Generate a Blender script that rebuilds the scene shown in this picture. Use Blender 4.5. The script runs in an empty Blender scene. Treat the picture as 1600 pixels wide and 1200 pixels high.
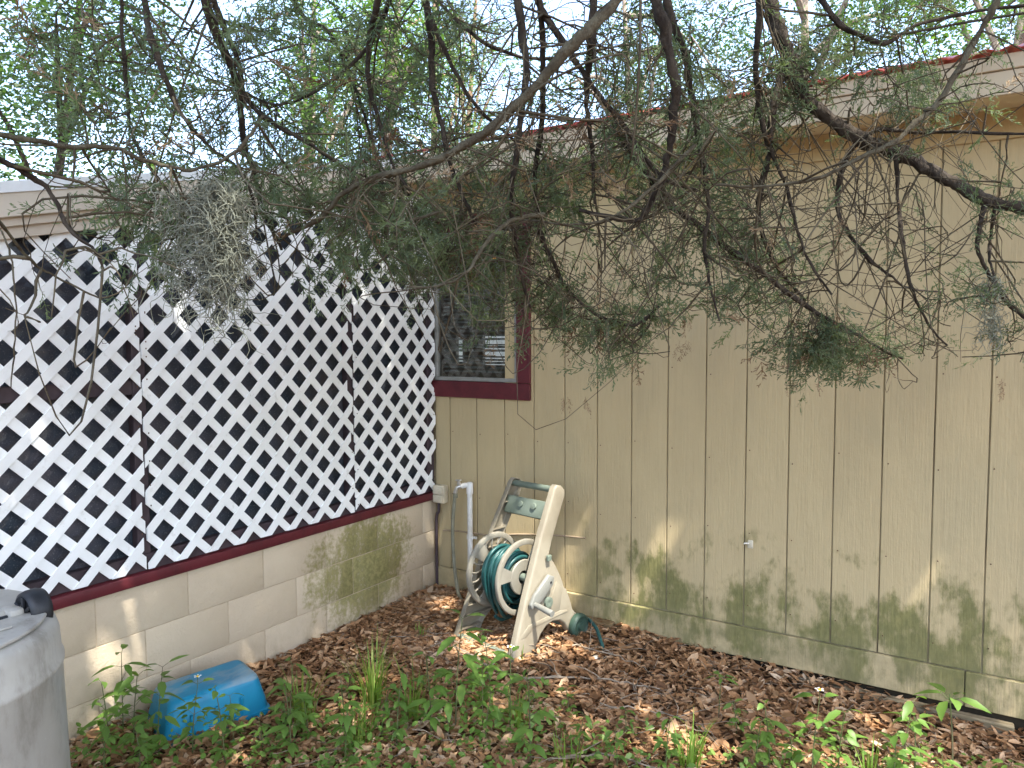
import bpy, bmesh, math, random
import numpy as np
from mathutils import Vector, Matrix

rng = np.random.default_rng(7)
random.seed(7)
C = bpy.context.scene.collection
PI = math.pi

# ------------------------------------------------------------------ camera, sky, sun, exposure
CAM = np.array([2.94739, -3.74114, 1.58546])
YAW, PITCH, ROLL, F = -0.56486, -0.06036, -0.00359, 1174.4
_fw = np.array([math.sin(YAW)*math.cos(PITCH), math.cos(YAW)*math.cos(PITCH), math.sin(PITCH)])
_r = np.array([math.cos(YAW), -math.sin(YAW), 0.0])
_u = np.cross(_r, _fw)
_c, _s = math.cos(ROLL), math.sin(ROLL)
RT, UP, FW = _c*_r + _s*_u, -_s*_r + _c*_u, _fw
cd = bpy.data.cameras.new('camera')
cam = bpy.data.objects.new('camera', cd)
C.objects.link(cam)
cam.matrix_world = Matrix(((RT[0], UP[0], -FW[0], CAM[0]), (RT[1], UP[1], -FW[1], CAM[1]), (RT[2], UP[2], -FW[2], CAM[2]), (0, 0, 0, 1)))
cd.sensor_width = 36
cd.lens = F/1600*36
cd.clip_start = 0.02
cd.clip_end = 2000
bpy.context.scene.camera = cam

SUN = np.array([0.40, -0.185, 0.90])
SUN = SUN/np.linalg.norm(SUN)
w = bpy.data.worlds.new('World')
bpy.context.scene.world = w
w.use_nodes = True
nt = w.node_tree
bg = nt.nodes['Background']
sky = nt.nodes.new('ShaderNodeTexSky')
sky.sky_type = 'NISHITA'
sky.sun_disc = False
sky.sun_elevation = math.asin(SUN[2])
sky.sun_rotation = math.atan2(SUN[0], SUN[1])
sky.dust_density = 3.2
sky.ozone_density = 0.9
nt.links.new(sky.outputs[0], bg.inputs[0])
bg.inputs[1].default_value = 0.15
sd = bpy.data.lights.new('sun', 'SUN')
sd.energy = 2.1
sd.angle = math.radians(0.53)
sd.color = (1.0, 0.95, 0.86)
so = bpy.data.objects.new('sun', sd)
C.objects.link(so)
so.rotation_euler = Vector(SUN).to_track_quat('Z', 'Y').to_euler()
so.location = (6, -3, 9)
vs = bpy.context.scene.view_settings
vs.view_transform = 'Standard'
vs.look = 'None'
vs.exposure = 2.6
vs.gamma = 1
vs.use_curve_mapping = False
cy = bpy.context.scene.cycles
cy.max_bounces = 8
cy.transparent_max_bounces = 8

def at(px, py, d):
    """a point d metres in front of the lens, seen at photograph pixel px, py"""
    return CAM + d*(FW + RT*(px-800)/F - UP*(py-600)/F)

# ------------------------------------------------------------------ materials
class NT:
    def __init__(s, name):
        s.m = bpy.data.materials.new(name); s.m.use_nodes = True
        s.t = s.m.node_tree; s.b = s.t.nodes['Principled BSDF']
    def n(s, typ, **kw):
        x = s.t.nodes.new(typ)
        for k, v in kw.items(): setattr(x, k, v)
        return x
    def l(s, a, b): s.t.links.new(a, b)
    def val(s, sock, v):
        if hasattr(v, 'links') or hasattr(v, 'is_linked'): s.l(v, sock)
        else: sock.default_value = v
    def math(s, op, a, b=0.0, clamp=False):
        x = s.n('ShaderNodeMath', operation=op, use_clamp=clamp)
        s.val(x.inputs[0], a); s.val(x.inputs[1], b); return x.outputs[0]
    def rng(s, v, a, b, c=0.0, d=1.0, smooth=True):
        x = s.n('ShaderNodeMapRange'); x.interpolation_type = 'SMOOTHSTEP' if smooth else 'LINEAR'
        s.val(x.inputs[0], v)
        for i, q in enumerate((a, b, c, d)): x.inputs[i+1].default_value = q
        return x.outputs[0]
    def pos(s, scale=(1, 1, 1), off=(0, 0, 0), coord='POS'):
        if coord == 'POS': src = s.n('ShaderNodeNewGeometry').outputs['Position']
        else: src = s.n('ShaderNodeTexCoord').outputs['Object']
        mp = s.n('ShaderNodeMapping'); s.l(src, mp.inputs[0])
        mp.inputs['Scale'].default_value = scale; mp.inputs['Location'].default_value = off
        return mp.outputs[0]
    def noise(s, vec, scale=5, detail=4, rough=0.55, dist=0.0):
        x = s.n('ShaderNodeTexNoise'); s.l(vec, x.inputs['Vector'])
        x.inputs['Scale'].default_value = scale; x.inputs['Detail'].default_value = detail
        x.inputs['Roughness'].default_value = rough; x.inputs['Distortion'].default_value = dist
        return x.outputs['Fac']
    def mix(s, f, a, b, blend='MIX'):
        x = s.n('ShaderNodeMix', data_type='RGBA', blend_type=blend)
        s.val(x.inputs[0], f)
        for i, c in ((6, a), (7, b)):
            if isinstance(c, (tuple, list)): x.inputs[i].default_value = (c[0], c[1], c[2], 1)
            else: s.l(c, x.inputs[i])
        return x.outputs[2]
    def xyz(s):
        g = s.n('ShaderNodeNewGeometry'); q = s.n('ShaderNodeSeparateXYZ'); s.l(g.outputs['Position'], q.inputs[0])
        return q.outputs
    def bump(s, h, strength=0.3, dist=0.01):
        x = s.n('ShaderNodeBump'); x.inputs['Strength'].default_value = strength; x.inputs['Distance'].default_value = dist
        s.l(h, x.inputs['Height']); s.l(x.outputs[0], s.b.inputs['Normal']); return x
    def col(s, c):
        if isinstance(c, (tuple, list)): s.b.inputs['Base Color'].default_value = (c[0], c[1], c[2], 1)
        else: s.l(c, s.b.inputs['Base Color'])
    def set(s, rough=0.6, spec=0.3, metal=0.0, **k):
        s.b.inputs['Roughness'].default_value = rough
        s.b.inputs['Specular IOR Level'].default_value = spec
        s.b.inputs['Metallic'].default_value = metal
        return s

def simple(name, c, c2=None, rough=0.6, spec=0.3, scale=6, stretch=(1, 1, 1), bump=0.15, bscale=80, bdist=0.003, metal=0, coord='POS', lo=0.35, hi=0.7, detail=5):
    t = NT(name).set(rough, spec, metal)
    v = t.pos(stretch, coord=coord)
    c2 = c2 or tuple(q*0.75 for q in c)
    t.col(t.mix(t.rng(t.noise(v, scale, detail, 0.6), lo, hi), c, c2))
    if bump: t.bump(t.noise(v, bscale, 4), bump, bdist)
    return t.m

def siding_mat(name, mossy):
    t = NT(name).set(0.62, 0.25)
    base, base2 = (0.50, 0.395, 0.222), (0.455, 0.357, 0.20)
    n1 = t.noise(t.pos((1, 1, 0.35)), 2.6, 5, 0.6)
    c = t.mix(t.rng(n1, 0.35, 0.68), base, base2)
    streak = t.noise(t.pos((26, 26, 0.9)), 2.0, 4, 0.6)
    c = t.mix(t.rng(streak, 0.52, 0.80, 0, 0.30), c, (0.34, 0.265, 0.155))
    blot = t.noise(t.pos((1.4, 1, 0.8), (5, 0, 2)), 1.3, 3, 0.6)
    c = t.mix(t.rng(blot, 0.45, 0.7, 0, 0.35), c, (0.36, 0.31, 0.19))
    spk = t.noise(t.pos((1, 1, 1)), 70, 2, 0.5)
    c = t.mix(t.rng(spk, 0.76, 0.82, 0, 0.5), c, (0.2, 0.15, 0.1))
    X, Y, Z = t.xyz()
    if mossy:
        big = t.noise(t.pos((1.9, 1, 1.7), (3.1, 0, 0.35)), 2.4, 3, 0.6)
        fine = t.noise(t.pos((8, 8, 3.4)), 2.3, 8, 0.72)
        zf = t.math('ADD', t.rng(Z, 0.66, 0.22, 0, 0.42, False), t.rng(Z, -0.02, 0.14, -0.16, 0, False))
        m = t.math('ADD', t.math('ADD', t.math('MULTIPLY', big, 1.5), zf), t.math('MULTIPLY', fine, 0.95))
        m = t.rng(m, 1.38, 1.70)
        m = t.math('MULTIPLY', m, t.rng(X, 0.75, 1.35, 0.0, 1))
        m = t.math('MULTIPLY', m, t.rng(Z, 0.80, 0.50))
        pt = t.noise(t.pos((14, 14, 6)), 3, 6, 0.7)
        mc = t.mix(t.rng(pt, 0.3, 0.7), (0.055, 0.074, 0.012), (0.155, 0.158, 0.045))
        c = t.mix(t.math('MULTIPLY', m, 0.78), c, mc)
    gr = t.math('MULTIPLY', t.rng(Z, 0.30, 0.02), t.rng(t.noise(t.pos((2.5, 2.5, 3)), 2.2, 6, 0.65), 0.35, 0.6))
    c = t.mix(t.math('MULTIPLY', gr, 0.55), c, (0.21, 0.185, 0.095))
    t.col(c)
    g = t.noise(t.pos((60, 60, 2.2)), 2.2, 4, 0.6)
    g2 = t.noise(t.pos((8, 8, 3)), 2.5, 4, 0.6)
    t.bump(t.math('ADD', g, t.math('MULTIPLY', g2, 1.4)), 0.6, 0.005)
    return t.m

def block_mat():
    t = NT('painted_block').set(0.75, 0.2)
    n1 = t.noise(t.pos(), 2.2, 5, 0.6)
    c = t.mix(t.rng(n1, 0.35, 0.7), (0.56, 0.465, 0.335), (0.50, 0.41, 0.295))
    X, Y, Z = t.xyz()
    dy = t.math('MULTIPLY', t.math('ADD', Y, 0.66), 1/0.42)
    dz = t.math('MULTIPLY', t.math('ADD', Z, -0.30), 1/0.33)
    dd = t.math('ADD', t.math('MULTIPLY', dy, dy), t.math('MULTIPLY', dz, dz))
    f = t.noise(t.pos((1, 2.4, 1.3)), 2.6, 7, 0.7)
    f2 = t.noise(t.pos((1, 6, 6)), 6, 5, 0.65)
    m = t.rng(t.math('SUBTRACT', t.math('ADD', f, t.math('MULTIPLY', f2, 0.85)), t.math('MULTIPLY', dd, 0.36)), 0.52, 0.84)
    c = t.mix(t.math('MULTIPLY', m, 0.85), c, t.mix(t.rng(f2, 0.35, 0.65), (0.12, 0.125, 0.022), (0.25, 0.225, 0.075)))
    low = t.math('MULTIPLY', t.rng(Z, 0.22, 0.0), t.rng(f, 0.42, 0.62))
    c = t.mix(t.math('MULTIPLY', low, 0.35), c, (0.28, 0.22, 0.13))
    t.col(c)
    t.bump(t.math('ADD', t.noise(t.pos(), 90, 4, 0.6), t.math('MULTIPLY', t.noise(t.pos(), 14, 5, 0.65), 2.0)), 0.45, 0.007)
    return t.m

def leaf_mat(name, cols, trans=0.35, rough=0.5, spec=0.3, tcol=None):
    """colour per leaf from the 'rnd' attribute"""
    t = NT(name).set(rough, spec)
    a = t.n('ShaderNodeAttribute'); a.attribute_name = 'rnd'
    r = t.n('ShaderNodeValToRGB'); t.l(a.outputs['Fac'], r.inputs[0])
    e = r.color_ramp.elements
    e[0].position = 0; e[0].color = (*cols[0], 1); e[1].position = 1; e[1].color = (*cols[-1], 1)
    for i, c in enumerate(cols[1:-1]):
        q = e.new((i+1)/(len(cols)-1)); q.color = (*c, 1)
    t.col(r.outputs[0])
    if trans:
        tr = t.n('ShaderNodeBsdfTranslucent'); mx = t.n('ShaderNodeMixShader'); mx.inputs[0].default_value = trans
        br = t.mix(1.0, r.outputs[0], tcol or (1.9, 2.0, 0.9), 'MULTIPLY')
        t.l(br, tr.inputs[0])
        t.l(t.b.outputs[0], mx.inputs[1]); t.l(tr.outputs[0], mx.inputs[2])
        t.l(mx.outputs[0], t.t.nodes['Material Output'].inputs[0])
    return t.m

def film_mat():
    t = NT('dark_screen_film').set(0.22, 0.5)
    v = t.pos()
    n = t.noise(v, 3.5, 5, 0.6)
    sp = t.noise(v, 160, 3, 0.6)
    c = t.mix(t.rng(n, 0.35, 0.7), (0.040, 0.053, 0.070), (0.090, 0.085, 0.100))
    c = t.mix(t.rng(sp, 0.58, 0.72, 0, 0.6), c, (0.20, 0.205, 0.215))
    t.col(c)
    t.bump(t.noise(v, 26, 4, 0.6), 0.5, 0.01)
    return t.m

def lattice_mat():
    t = NT('white_lattice_paint').set(0.55, 0.3)
    v = t.pos()
    c = t.mix(t.rng(t.noise(v, 3, 5, 0.6), 0.4, 0.72), (0.88, 0.89, 0.875), (0.78, 0.785, 0.765))
    sm = t.noise(t.pos((1, 4, 4)), 4, 6, 0.7)
    c = t.mix(t.rng(sm, 0.56, 0.76, 0, 0.45), c, (0.40, 0.375, 0.315))
    ch = t.noise(t.pos((1, 1.5, 1.5), (0, 2, 3)), 22, 4, 0.7)
    c = t.mix(t.rng(ch, 0.70, 0.73, 0, 0.6), c, (0.30, 0.25, 0.19))
    t.col(c)
    t.bump(t.noise(v, 120, 3, 0.6), 0.2, 0.002)
    return t.m

def bark_mat(name, c, c2, c3, sc=30):
    t = NT(name).set(0.85, 0.15)
    v = t.pos((1, 1, 0.6))
    c_ = t.mix(t.rng(t.noise(v, sc, 5, 0.65), 0.35, 0.65), c, c2)
    c_ = t.mix(t.rng(t.noise(v, sc*0.35, 4, 0.6), 0.55, 0.72, 0, 0.8), c_, c3)
    t.col(c_)
    t.bump(t.noise(v, sc*2.2, 5, 0.7), 0.8, 0.01)
    return t.m

def ground_mat():
    t = NT('leafy_soil').set(0.95, 0.1)
    v = t.pos()
    c = t.mix(t.rng(t.noise(v, 22, 5, 0.7), 0.3, 0.7), (0.05, 0.030, 0.018), (0.13, 0.078, 0.045))
    X, Y, Z = t.xyz()
    far = t.rng(Y, 8, 14)
    c = t.mix(far, c, t.mix(t.noise(v, 0.6, 4), (0.05, 0.08, 0.02), (0.09, 0.10, 0.035)))
    t.col(c); t.bump(t.noise(v, 40, 5, 0.7), 0.8, 0.02)
    return t.m

def can_mat():
    t = NT('grey_bin_plastic').set(0.42, 0.35)
    v = t.pos()
    c = t.mix(t.rng(t.noise(v, 2.5, 5, 0.6), 0.35, 0.7), (0.43, 0.415, 0.37), (0.33, 0.315, 0.28))
    d = t.noise(t.pos((1, 1, 0.4)), 9, 6, 0.7)
    c = t.mix(t.rng(d, 0.5, 0.75, 0, 0.6), c, (0.14, 0.125, 0.095))
    d2 = t.noise(t.pos((2, 2, 0.5)), 26, 5, 0.7)
    c = t.mix(t.rng(d2, 0.6, 0.72, 0, 0.4), c, (0.46, 0.45, 0.41))
    t.col(c); t.bump(t.noise(v, 120, 3), 0.12, 0.003)
    return t.m

def tote_mat():
    t = NT('blue_tote_plastic').set(0.4, 0.35)
    v = t.pos()
    c = t.mix(t.rng(t.noise(v, 6, 5, 0.6), 0.35, 0.7), (0.010, 0.235, 0.40), (0.007, 0.18, 0.33))
    X, Y, Z = t.xyz()
    worn = t.math('MULTIPLY', t.rng(Z, 0.155, 0.163), t.rng(t.noise(t.pos((6, 3, 1)), 1.2, 5, 0.6), 0.45, 0.66))
    c = t.mix(t.math('MULTIPLY', worn, 0.6), c, (0.34, 0.36, 0.34))
    sp = t.noise(v, 60, 3)
    c = t.mix(t.rng(sp, 0.7, 0.76, 0, 0.6), c, (0.05, 0.04, 0.03))
    t.col(c); t.bump(t.noise(v, 70, 3), 0.12, 0.003)
    return t.m

M = {}
M['siding'] = siding_mat('painted_siding', True)
M['block'] = block_mat()
M['mortar'] = simple('painted_mortar', (0.50, 0.41, 0.29), (0.39, 0.315, 0.22), 0.9, 0.1, 12)
M['groove'] = simple('siding_groove', (0.38, 0.315, 0.19), (0.18, 0.145, 0.09), 0.9, 0.1, 14, (1, 1, 0.3))
M['trim'] = siding_mat('painted_trim', True)
M['fascia'] = simple('painted_fascia', (0.55, 0.46, 0.34), (0.48, 0.395, 0.285), 0.6, 0.25, 4, (1, 1, 1), 0.15, 60)
M['fascia_porch'] = simple('porch_fascia_paint', (0.58, 0.51, 0.415), (0.50, 0.43, 0.34), 0.6, 0.25, 3, (1, 1, 1), 0.15, 60)
M['soffit'] = simple('painted_soffit', (0.72, 0.64, 0.48), (0.66, 0.58, 0.42), 0.7, 0.2, 4)
M['drip'] = simple('white_drip_metal', (0.72, 0.73, 0.73), (0.6, 0.61, 0.6), 0.4, 0.4, 8)
M['redmetal'] = simple('red_roof_metal', (0.46, 0.075, 0.055), (0.38, 0.065, 0.05), 0.45, 0.35, 5)
M['burgundy'] = simple('burgundy_paint', (0.115, 0.018, 0.024), (0.075, 0.014, 0.018), 0.45, 0.3, 9, (1, 1, 1), 0.2, 70)
M['plum'] = simple('plum_brown_paint', (0.070, 0.050, 0.056), (0.045, 0.032, 0.036), 0.55, 0.25, 9)
M['film'] = film_mat()
M['lattice'] = lattice_mat()
M['rust'] = simple('rusty_steel', (0.14, 0.075, 0.04), (0.06, 0.035, 0.025), 0.8, 0.2, 40)
M['sash'] = simple('grey_window_metal', (0.27, 0.27, 0.25), (0.21, 0.21, 0.19), 0.45, 0.4, 20)
M['blind'] = simple('grey_blind', (0.26, 0.26, 0.24), (0.21, 0.21, 0.19), 0.5, 0.3, 20, bump=0)
M['inside'] = simple('room_paint', (0.30, 0.28, 0.25), (0.25, 0.23, 0.2), 0.8, 0.2, 3, bump=0)
M['pvc'] = simple('white_pipe_plastic', (0.76, 0.75, 0.71), (0.6, 0.57, 0.5), 0.4, 0.4, 14)
M['tapmetal'] = simple('tap_metal', (0.62, 0.60, 0.55), (0.4, 0.37, 0.32), 0.35, 0.5, 30, metal=0.6)
M['ivory'] = simple('ivory_plastic', (0.62, 0.56, 0.43), (0.5, 0.44, 0.32), 0.45, 0.35, 16)
M['greyhose'] = simple('grey_green_hose', (0.24, 0.235, 0.17), (0.16, 0.15, 0.10), 0.5, 0.3, 20)
M['wire'] = simple('painted_wire', (0.36, 0.28, 0.19), (0.25, 0.19, 0.12), 0.7, 0.2, 20)
M['black'] = simple('black_plastic', (0.022, 0.024, 0.028), (0.014, 0.015, 0.017), 0.45, 0.35, 20)
M['cart'] = simple('beige_cart_plastic', (0.28, 0.25, 0.188), (0.215, 0.185, 0.132), 0.42, 0.35, 5, (1, 1, 1), 0.12, 60, 0.002)
M['reel'] = simple('pale_reel_plastic', (0.265, 0.248, 0.20), (0.21, 0.19, 0.15), 0.42, 0.35, 6)
M['greenp'] = simple('sage_green_plastic', (0.17, 0.205, 0.165), (0.125, 0.155, 0.12), 0.45, 0.3, 8)
M['wheelp'] = simple('dark_green_plastic', (0.045, 0.085, 0.062), (0.03, 0.055, 0.04), 0.5, 0.3, 8)
M['crank'] = simple('grey_crank_plastic', (0.24, 0.24, 0.215), (0.19, 0.19, 0.165), 0.42, 0.35, 9)
M['hose'] = simple('teal_hose', (0.018, 0.088, 0.085), (0.010, 0.048, 0.048), 0.38, 0.4, 9)
M['can'] = can_mat()
M['tote'] = tote_mat()
M['timber'] = simple('weathered_timber', (0.24, 0.195, 0.125), (0.13, 0.105, 0.062), 0.85, 0.15, 5, (1.5, 14, 14), 0.5, 30)
M['gapshade'] = simple('dark_gap_shade', (0.035, 0.028, 0.018), (0.02, 0.016, 0.011), 0.9, 0.1, 12)  # near-black brown, shade of the gap under the skirt put into the colour
M['boardbrown'] = simple('brown_board', (0.22, 0.15, 0.075), (0.14, 0.095, 0.05), 0.8, 0.2, 6, (2, 16, 16), 0.4, 30)
M['ground'] = ground_mat()
M['litter'] = leaf_mat('dry_leaves', [(0.10, 0.05, 0.025), (0.21, 0.108, 0.05), (0.31, 0.168, 0.08), (0.40, 0.235, 0.12), (0.50, 0.33, 0.195), (0.60, 0.48, 0.35)], 0.12, 0.6, 0.25, (1.1, 0.9, 0.6))
M['cedarleaf'] = leaf_mat('cedar_sprays', [(0.08, 0.11, 0.066), (0.12, 0.15, 0.085), (0.155, 0.19, 0.095), (0.105, 0.14, 0.095)], 0.35, 0.55, 0.25, (1.4, 1.6, 0.8))
M['deadleaf'] = leaf_mat('dead_cedar_sprays', [(0.12, 0.06, 0.03), (0.24, 0.16, 0.09), (0.3, 0.22, 0.13)], 0.2, 0.7, 0.2, (1, 1, 1))
M['cedarbark'] = bark_mat('cedar_bark', (0.032, 0.025, 0.020), (0.068, 0.055, 0.042), (0.018, 0.014, 0.011), 40)
M['lichenbark'] = bark_mat('pale_lichen_bark', (0.075, 0.060, 0.040), (0.13, 0.115, 0.078), (0.042, 0.033, 0.022), 40)
M['twig'] = bark_mat('twig_bark', (0.065, 0.050, 0.032), (0.125, 0.105, 0.068), (0.028, 0.022, 0.016), 14)
M['moss'] = leaf_mat('spanish_moss', [(0.27, 0.28, 0.22), (0.36, 0.37, 0.29), (0.21, 0.215, 0.165)], 0.35, 0.8, 0.1, (1, 1, 0.9))
M['deadtwig'] = simple('dead_grey_twig', (0.33, 0.275, 0.21), (0.18, 0.14, 0.10), 0.85, 0.15, 24)
M['weed'] = leaf_mat('weed_leaves', [(0.085, 0.16, 0.03), (0.14, 0.24, 0.05), (0.21, 0.30, 0.08)], 0.35, 0.45, 0.35)
M['weedstem'] = simple('weed_stem', (0.09, 0.13, 0.04), (0.11, 0.085, 0.05), 0.6, 0.2, 12, bump=0)
M['grass'] = leaf_mat('grass_blades', [(0.09, 0.17, 0.025), (0.15, 0.25, 0.04), (0.24, 0.27, 0.07)], 0.35, 0.45, 0.3)
M['petal'] = simple('white_petal', (0.8, 0.8, 0.78), (0.75, 0.75, 0.72), 0.6, 0.2, 10, bump=0)
M['yellow'] = simple('yellow_petal', (0.7, 0.45, 0.03), (0.6, 0.35, 0.02), 0.6, 0.2, 10, bump=0)
M['oakleaf'] = leaf_mat('oak_leaves', [(0.028, 0.055, 0.018), (0.045, 0.085, 0.026), (0.07, 0.115, 0.032)], 0.35, 0.4, 0.35, (1.4, 1.7, 0.9))
M['brightleaf'] = leaf_mat('young_tree_leaves', [(0.05, 0.095, 0.018), (0.075, 0.135, 0.025), (0.10, 0.165, 0.03)], 0.4, 0.4, 0.35, (1.5, 1.8, 0.9))
M['pineleaf'] = leaf_mat('pine_needles', [(0.035, 0.075, 0.025), (0.06, 0.11, 0.035), (0.09, 0.15, 0.04)], 0.3, 0.45, 0.3)
M['oakbark'] = bark_mat('oak_bark', (0.20, 0.16, 0.125), (0.30, 0.25, 0.20), (0.12, 0.095, 0.07), 12)
M['pinebark'] = bark_mat('pine_bark', (0.24, 0.15, 0.10), (0.34, 0.23, 0.16), (0.13, 0.085, 0.06), 12)

def lamp_mat():
    t = NT('amber_bulb').set(0.4, 0.3)
    t.col((0.8, 0.4, 0.1)); t.b.inputs['Emission Color'].default_value = (1, 0.42, 0.08, 1); t.b.inputs['Emission Strength'].default_value = 1.2
    return t.m
M['bulb'] = lamp_mat()
def glass_mat():
    t = NT('window_glass')
    g = t.n('ShaderNodeBsdfGlossy'); g.inputs['Roughness'].default_value = 0.03
    tr = t.n('ShaderNodeBsdfTransparent'); tr.inputs[0].default_value = (0.86, 0.88, 0.86, 1)
    fr = t.n('ShaderNodeFresnel'); fr.inputs[0].default_value = 1.5
    mx = t.n('ShaderNodeMixShader'); t.l(fr.outputs[0], mx.inputs[0]); t.l(tr.outputs[0], mx.inputs[1]); t.l(g.outputs[0], mx.inputs[2])
    t.l(mx.outputs[0], t.t.nodes['Material Output'].inputs[0])
    return t.m
M['glass'] = glass_mat()
def bright_panel_mat():
    t = NT('white_bright_panel').set(0.8, 0.1)
    t.col((0.8, 0.8, 0.78)); tr = t.n('ShaderNodeBsdfTranslucent'); tr.inputs[0].default_value = (0.85, 0.85, 0.82, 1)
    mx = t.n('ShaderNodeMixShader'); mx.inputs[0].default_value = 0.7
    t.l(t.b.outputs[0], mx.inputs[1]); t.l(tr.outputs[0], mx.inputs[2]); t.l(mx.outputs[0], t.t.nodes['Material Output'].inputs[0])
    return t.m
M['bright_panel'] = bright_panel_mat()

# ------------------------------------------------------------------ mesh helpers
def link(name, me, m, parent=None):
    o = bpy.data.objects.new(name, me); C.objects.link(o)
    if m is not None and len(me.materials) == 0: me.materials.append(m)
    if parent is not None: o.parent = parent
    return o
def tag(o, label=None, cat=None, group=None, kind=None):
    if label: o['label'] = label
    if cat: o['category'] = cat
    if group: o['group'] = group
    if kind: o['kind'] = kind
    return o
def empty(name, loc=(0, 0, 0), rz=0, label=None, cat=None, group=None):
    o = bpy.data.objects.new(name, None); C.objects.link(o)
    o.location = loc; o.rotation_euler = (0, 0, rz); o.empty_display_size = 0.1
    return tag(o, label, cat, group)
class MB:
    """collects shapes; build() links them as one mesh"""
    def __init__(s): s.v = []; s.f = []; s.sm = []
    def add(s, v, f, smooth=False):
        b = len(s.v); s.v.extend([tuple(map(float, q)) for q in v]); s.f.extend([tuple(i+b for i in q) for q in f]); s.sm.extend([smooth]*len(f)); return s
    def box(s, x0, x1, y0, y1, z0, z1):
        v = [(x, y, z) for z in (z0, z1) for y in (y0, y1) for x in (x0, x1)]
        return s.add(v, [(0, 2, 3, 1), (4, 5, 7, 6), (0, 1, 5, 4), (2, 6, 7, 3), (0, 4, 6, 2), (1, 3, 7, 5)])
    def hexa(s, p):
        return s.add(p, [(0, 2, 3, 1), (4, 5, 7, 6), (0, 1, 5, 4), (2, 6, 7, 3), (0, 4, 6, 2), (1, 3, 7, 5)])
    def tube(s, pts, rad, n=8, cap=True):
        pts = np.asarray(pts, float); rad = np.broadcast_to(np.asarray(rad, float), (len(pts),))
        t = np.gradient(pts, axis=0); t /= np.linalg.norm(t, axis=1)[:, None]+1e-9
        ref = np.array([0, 0, 1.0]) if abs(t[0][2]) < 0.9 else np.array([1.0, 0, 0])
        V = []
        a = np.cross(t[0], ref); a /= np.linalg.norm(a)
        for i in range(len(pts)):
            a = a - t[i]*(a@t[i]); a /= np.linalg.norm(a)+1e-9
            b = np.cross(t[i], a)
            for k in range(n):
                q = 2*PI*k/n; V.append(pts[i]+rad[i]*(a*math.cos(q)+b*math.sin(q)))
        Fc = []
        for i in range(len(pts)-1):
            for k in range(n):
                k2 = (k+1) % n; Fc.append((i*n+k, i*n+k2, (i+1)*n+k2, (i+1)*n+k))
        if cap: Fc.append(tuple(range(n-1, -1, -1))); Fc.append(tuple((len(pts)-1)*n+k for k in range(n)))
        return s.add(V, Fc, True)
    def lathe(s, prof, ax, o, n=24, closed=False):
        """prof: (r, h) along unit axis ax from o"""
        ax = np.asarray(ax, float); ax /= np.linalg.norm(ax); o = np.asarray(o, float)
        ref = np.array([0, 0, 1.0]) if abs(ax[2]) < 0.9 else np.array([1.0, 0, 0])
        a = np.cross(ref, ax); a /= np.linalg.norm(a); b = np.cross(ax, a)
        V = [o+ax*h+r*(a*math.cos(2*PI*k/n)+b*math.sin(2*PI*k/n)) for r, h in prof for k in range(n)]
        Fc = []
        m = len(prof)
        for i in range(m if closed else m-1):
            j = (i+1) % m
            for k in range(n):
                k2 = (k+1) % n; Fc.append((i*n+k, i*n+k2, j*n+k2, j*n+k))
        return s.add(V, Fc, True)
    def prism(s, poly, d0, d1, axis=0):
        """polygon in the two other axes pushed from d0 to d1 along axis"""
        n = len(poly)
        def P(p, d):
            if axis == 0: return (d, p[0], p[1])
            if axis == 1: return (p[0], d, p[1])
            return (p[0], p[1], d)
        v = [P(p, d0) for p in poly]+[P(p, d1) for p in poly]
        return s.add(v, [tuple(range(n)), tuple(range(2*n-1, n-1, -1))]+[(i, i+n, (i+1) % n+n, (i+1) % n) for i in range(n)])
    def mesh(s, name, bevel=0, seg=1, auto=True):
        me = bpy.data.meshes.new(name); me.from_pydata(s.v, [], s.f)
        me.polygons.foreach_set('use_smooth', s.sm)
        bm = bmesh.new(); bm.from_mesh(me)
        bmesh.ops.recalc_face_normals(bm, faces=bm.faces)
        if bevel:
            es = [e for e in bm.edges if len(e.link_faces) == 2 and e.calc_face_angle(0) > 0.6]
            bmesh.ops.bevel(bm, geom=es, offset=bevel, segments=seg, affect='EDGES', profile=0.5, clamp_overlap=True)
            for f in bm.faces: f.smooth = True
            if hasattr(me, 'set_sharp_from_angle'): pass
        bm.to_mesh(me); bm.free()
        if bevel: me.set_sharp_from_angle(angle=math.radians(35))
        elif any(s.sm): me.set_sharp_from_angle(angle=math.radians(50))
        me.update(); return me
    def build(s, name, m, parent=None, bevel=0, seg=1):
        return link(name, s.mesh(name, bevel, seg), m, parent)

def big_mesh(name, V, Q, rnd=None, smooth=False):
    """V (n,3), Q (m,k) numpy faces of one size; rnd per vertex"""
    V = np.ascontiguousarray(V, np.float32); Q = np.ascontiguousarray(Q, np.int32)
    me = bpy.data.meshes.new(name); k = Q.shape[1]
    me.vertices.add(len(V)); me.vertices.foreach_set('co', V.ravel())
    me.loops.add(Q.size); me.loops.foreach_set('vertex_index', Q.ravel())
    me.polygons.add(len(Q)); me.polygons.foreach_set('loop_start', np.arange(0, Q.size, k, dtype=np.int32))
    me.polygons.foreach_set('loop_total', np.full(len(Q), k, np.int32))
    if smooth: me.polygons.foreach_set('use_smooth', np.ones(len(Q), bool))
    if rnd is not None:
        a = me.attributes.new('rnd', 'FLOAT', 'POINT'); a.data.foreach_set('value', np.ascontiguousarray(rnd, np.float32))
    me.update(); me.validate(); return me

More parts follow.
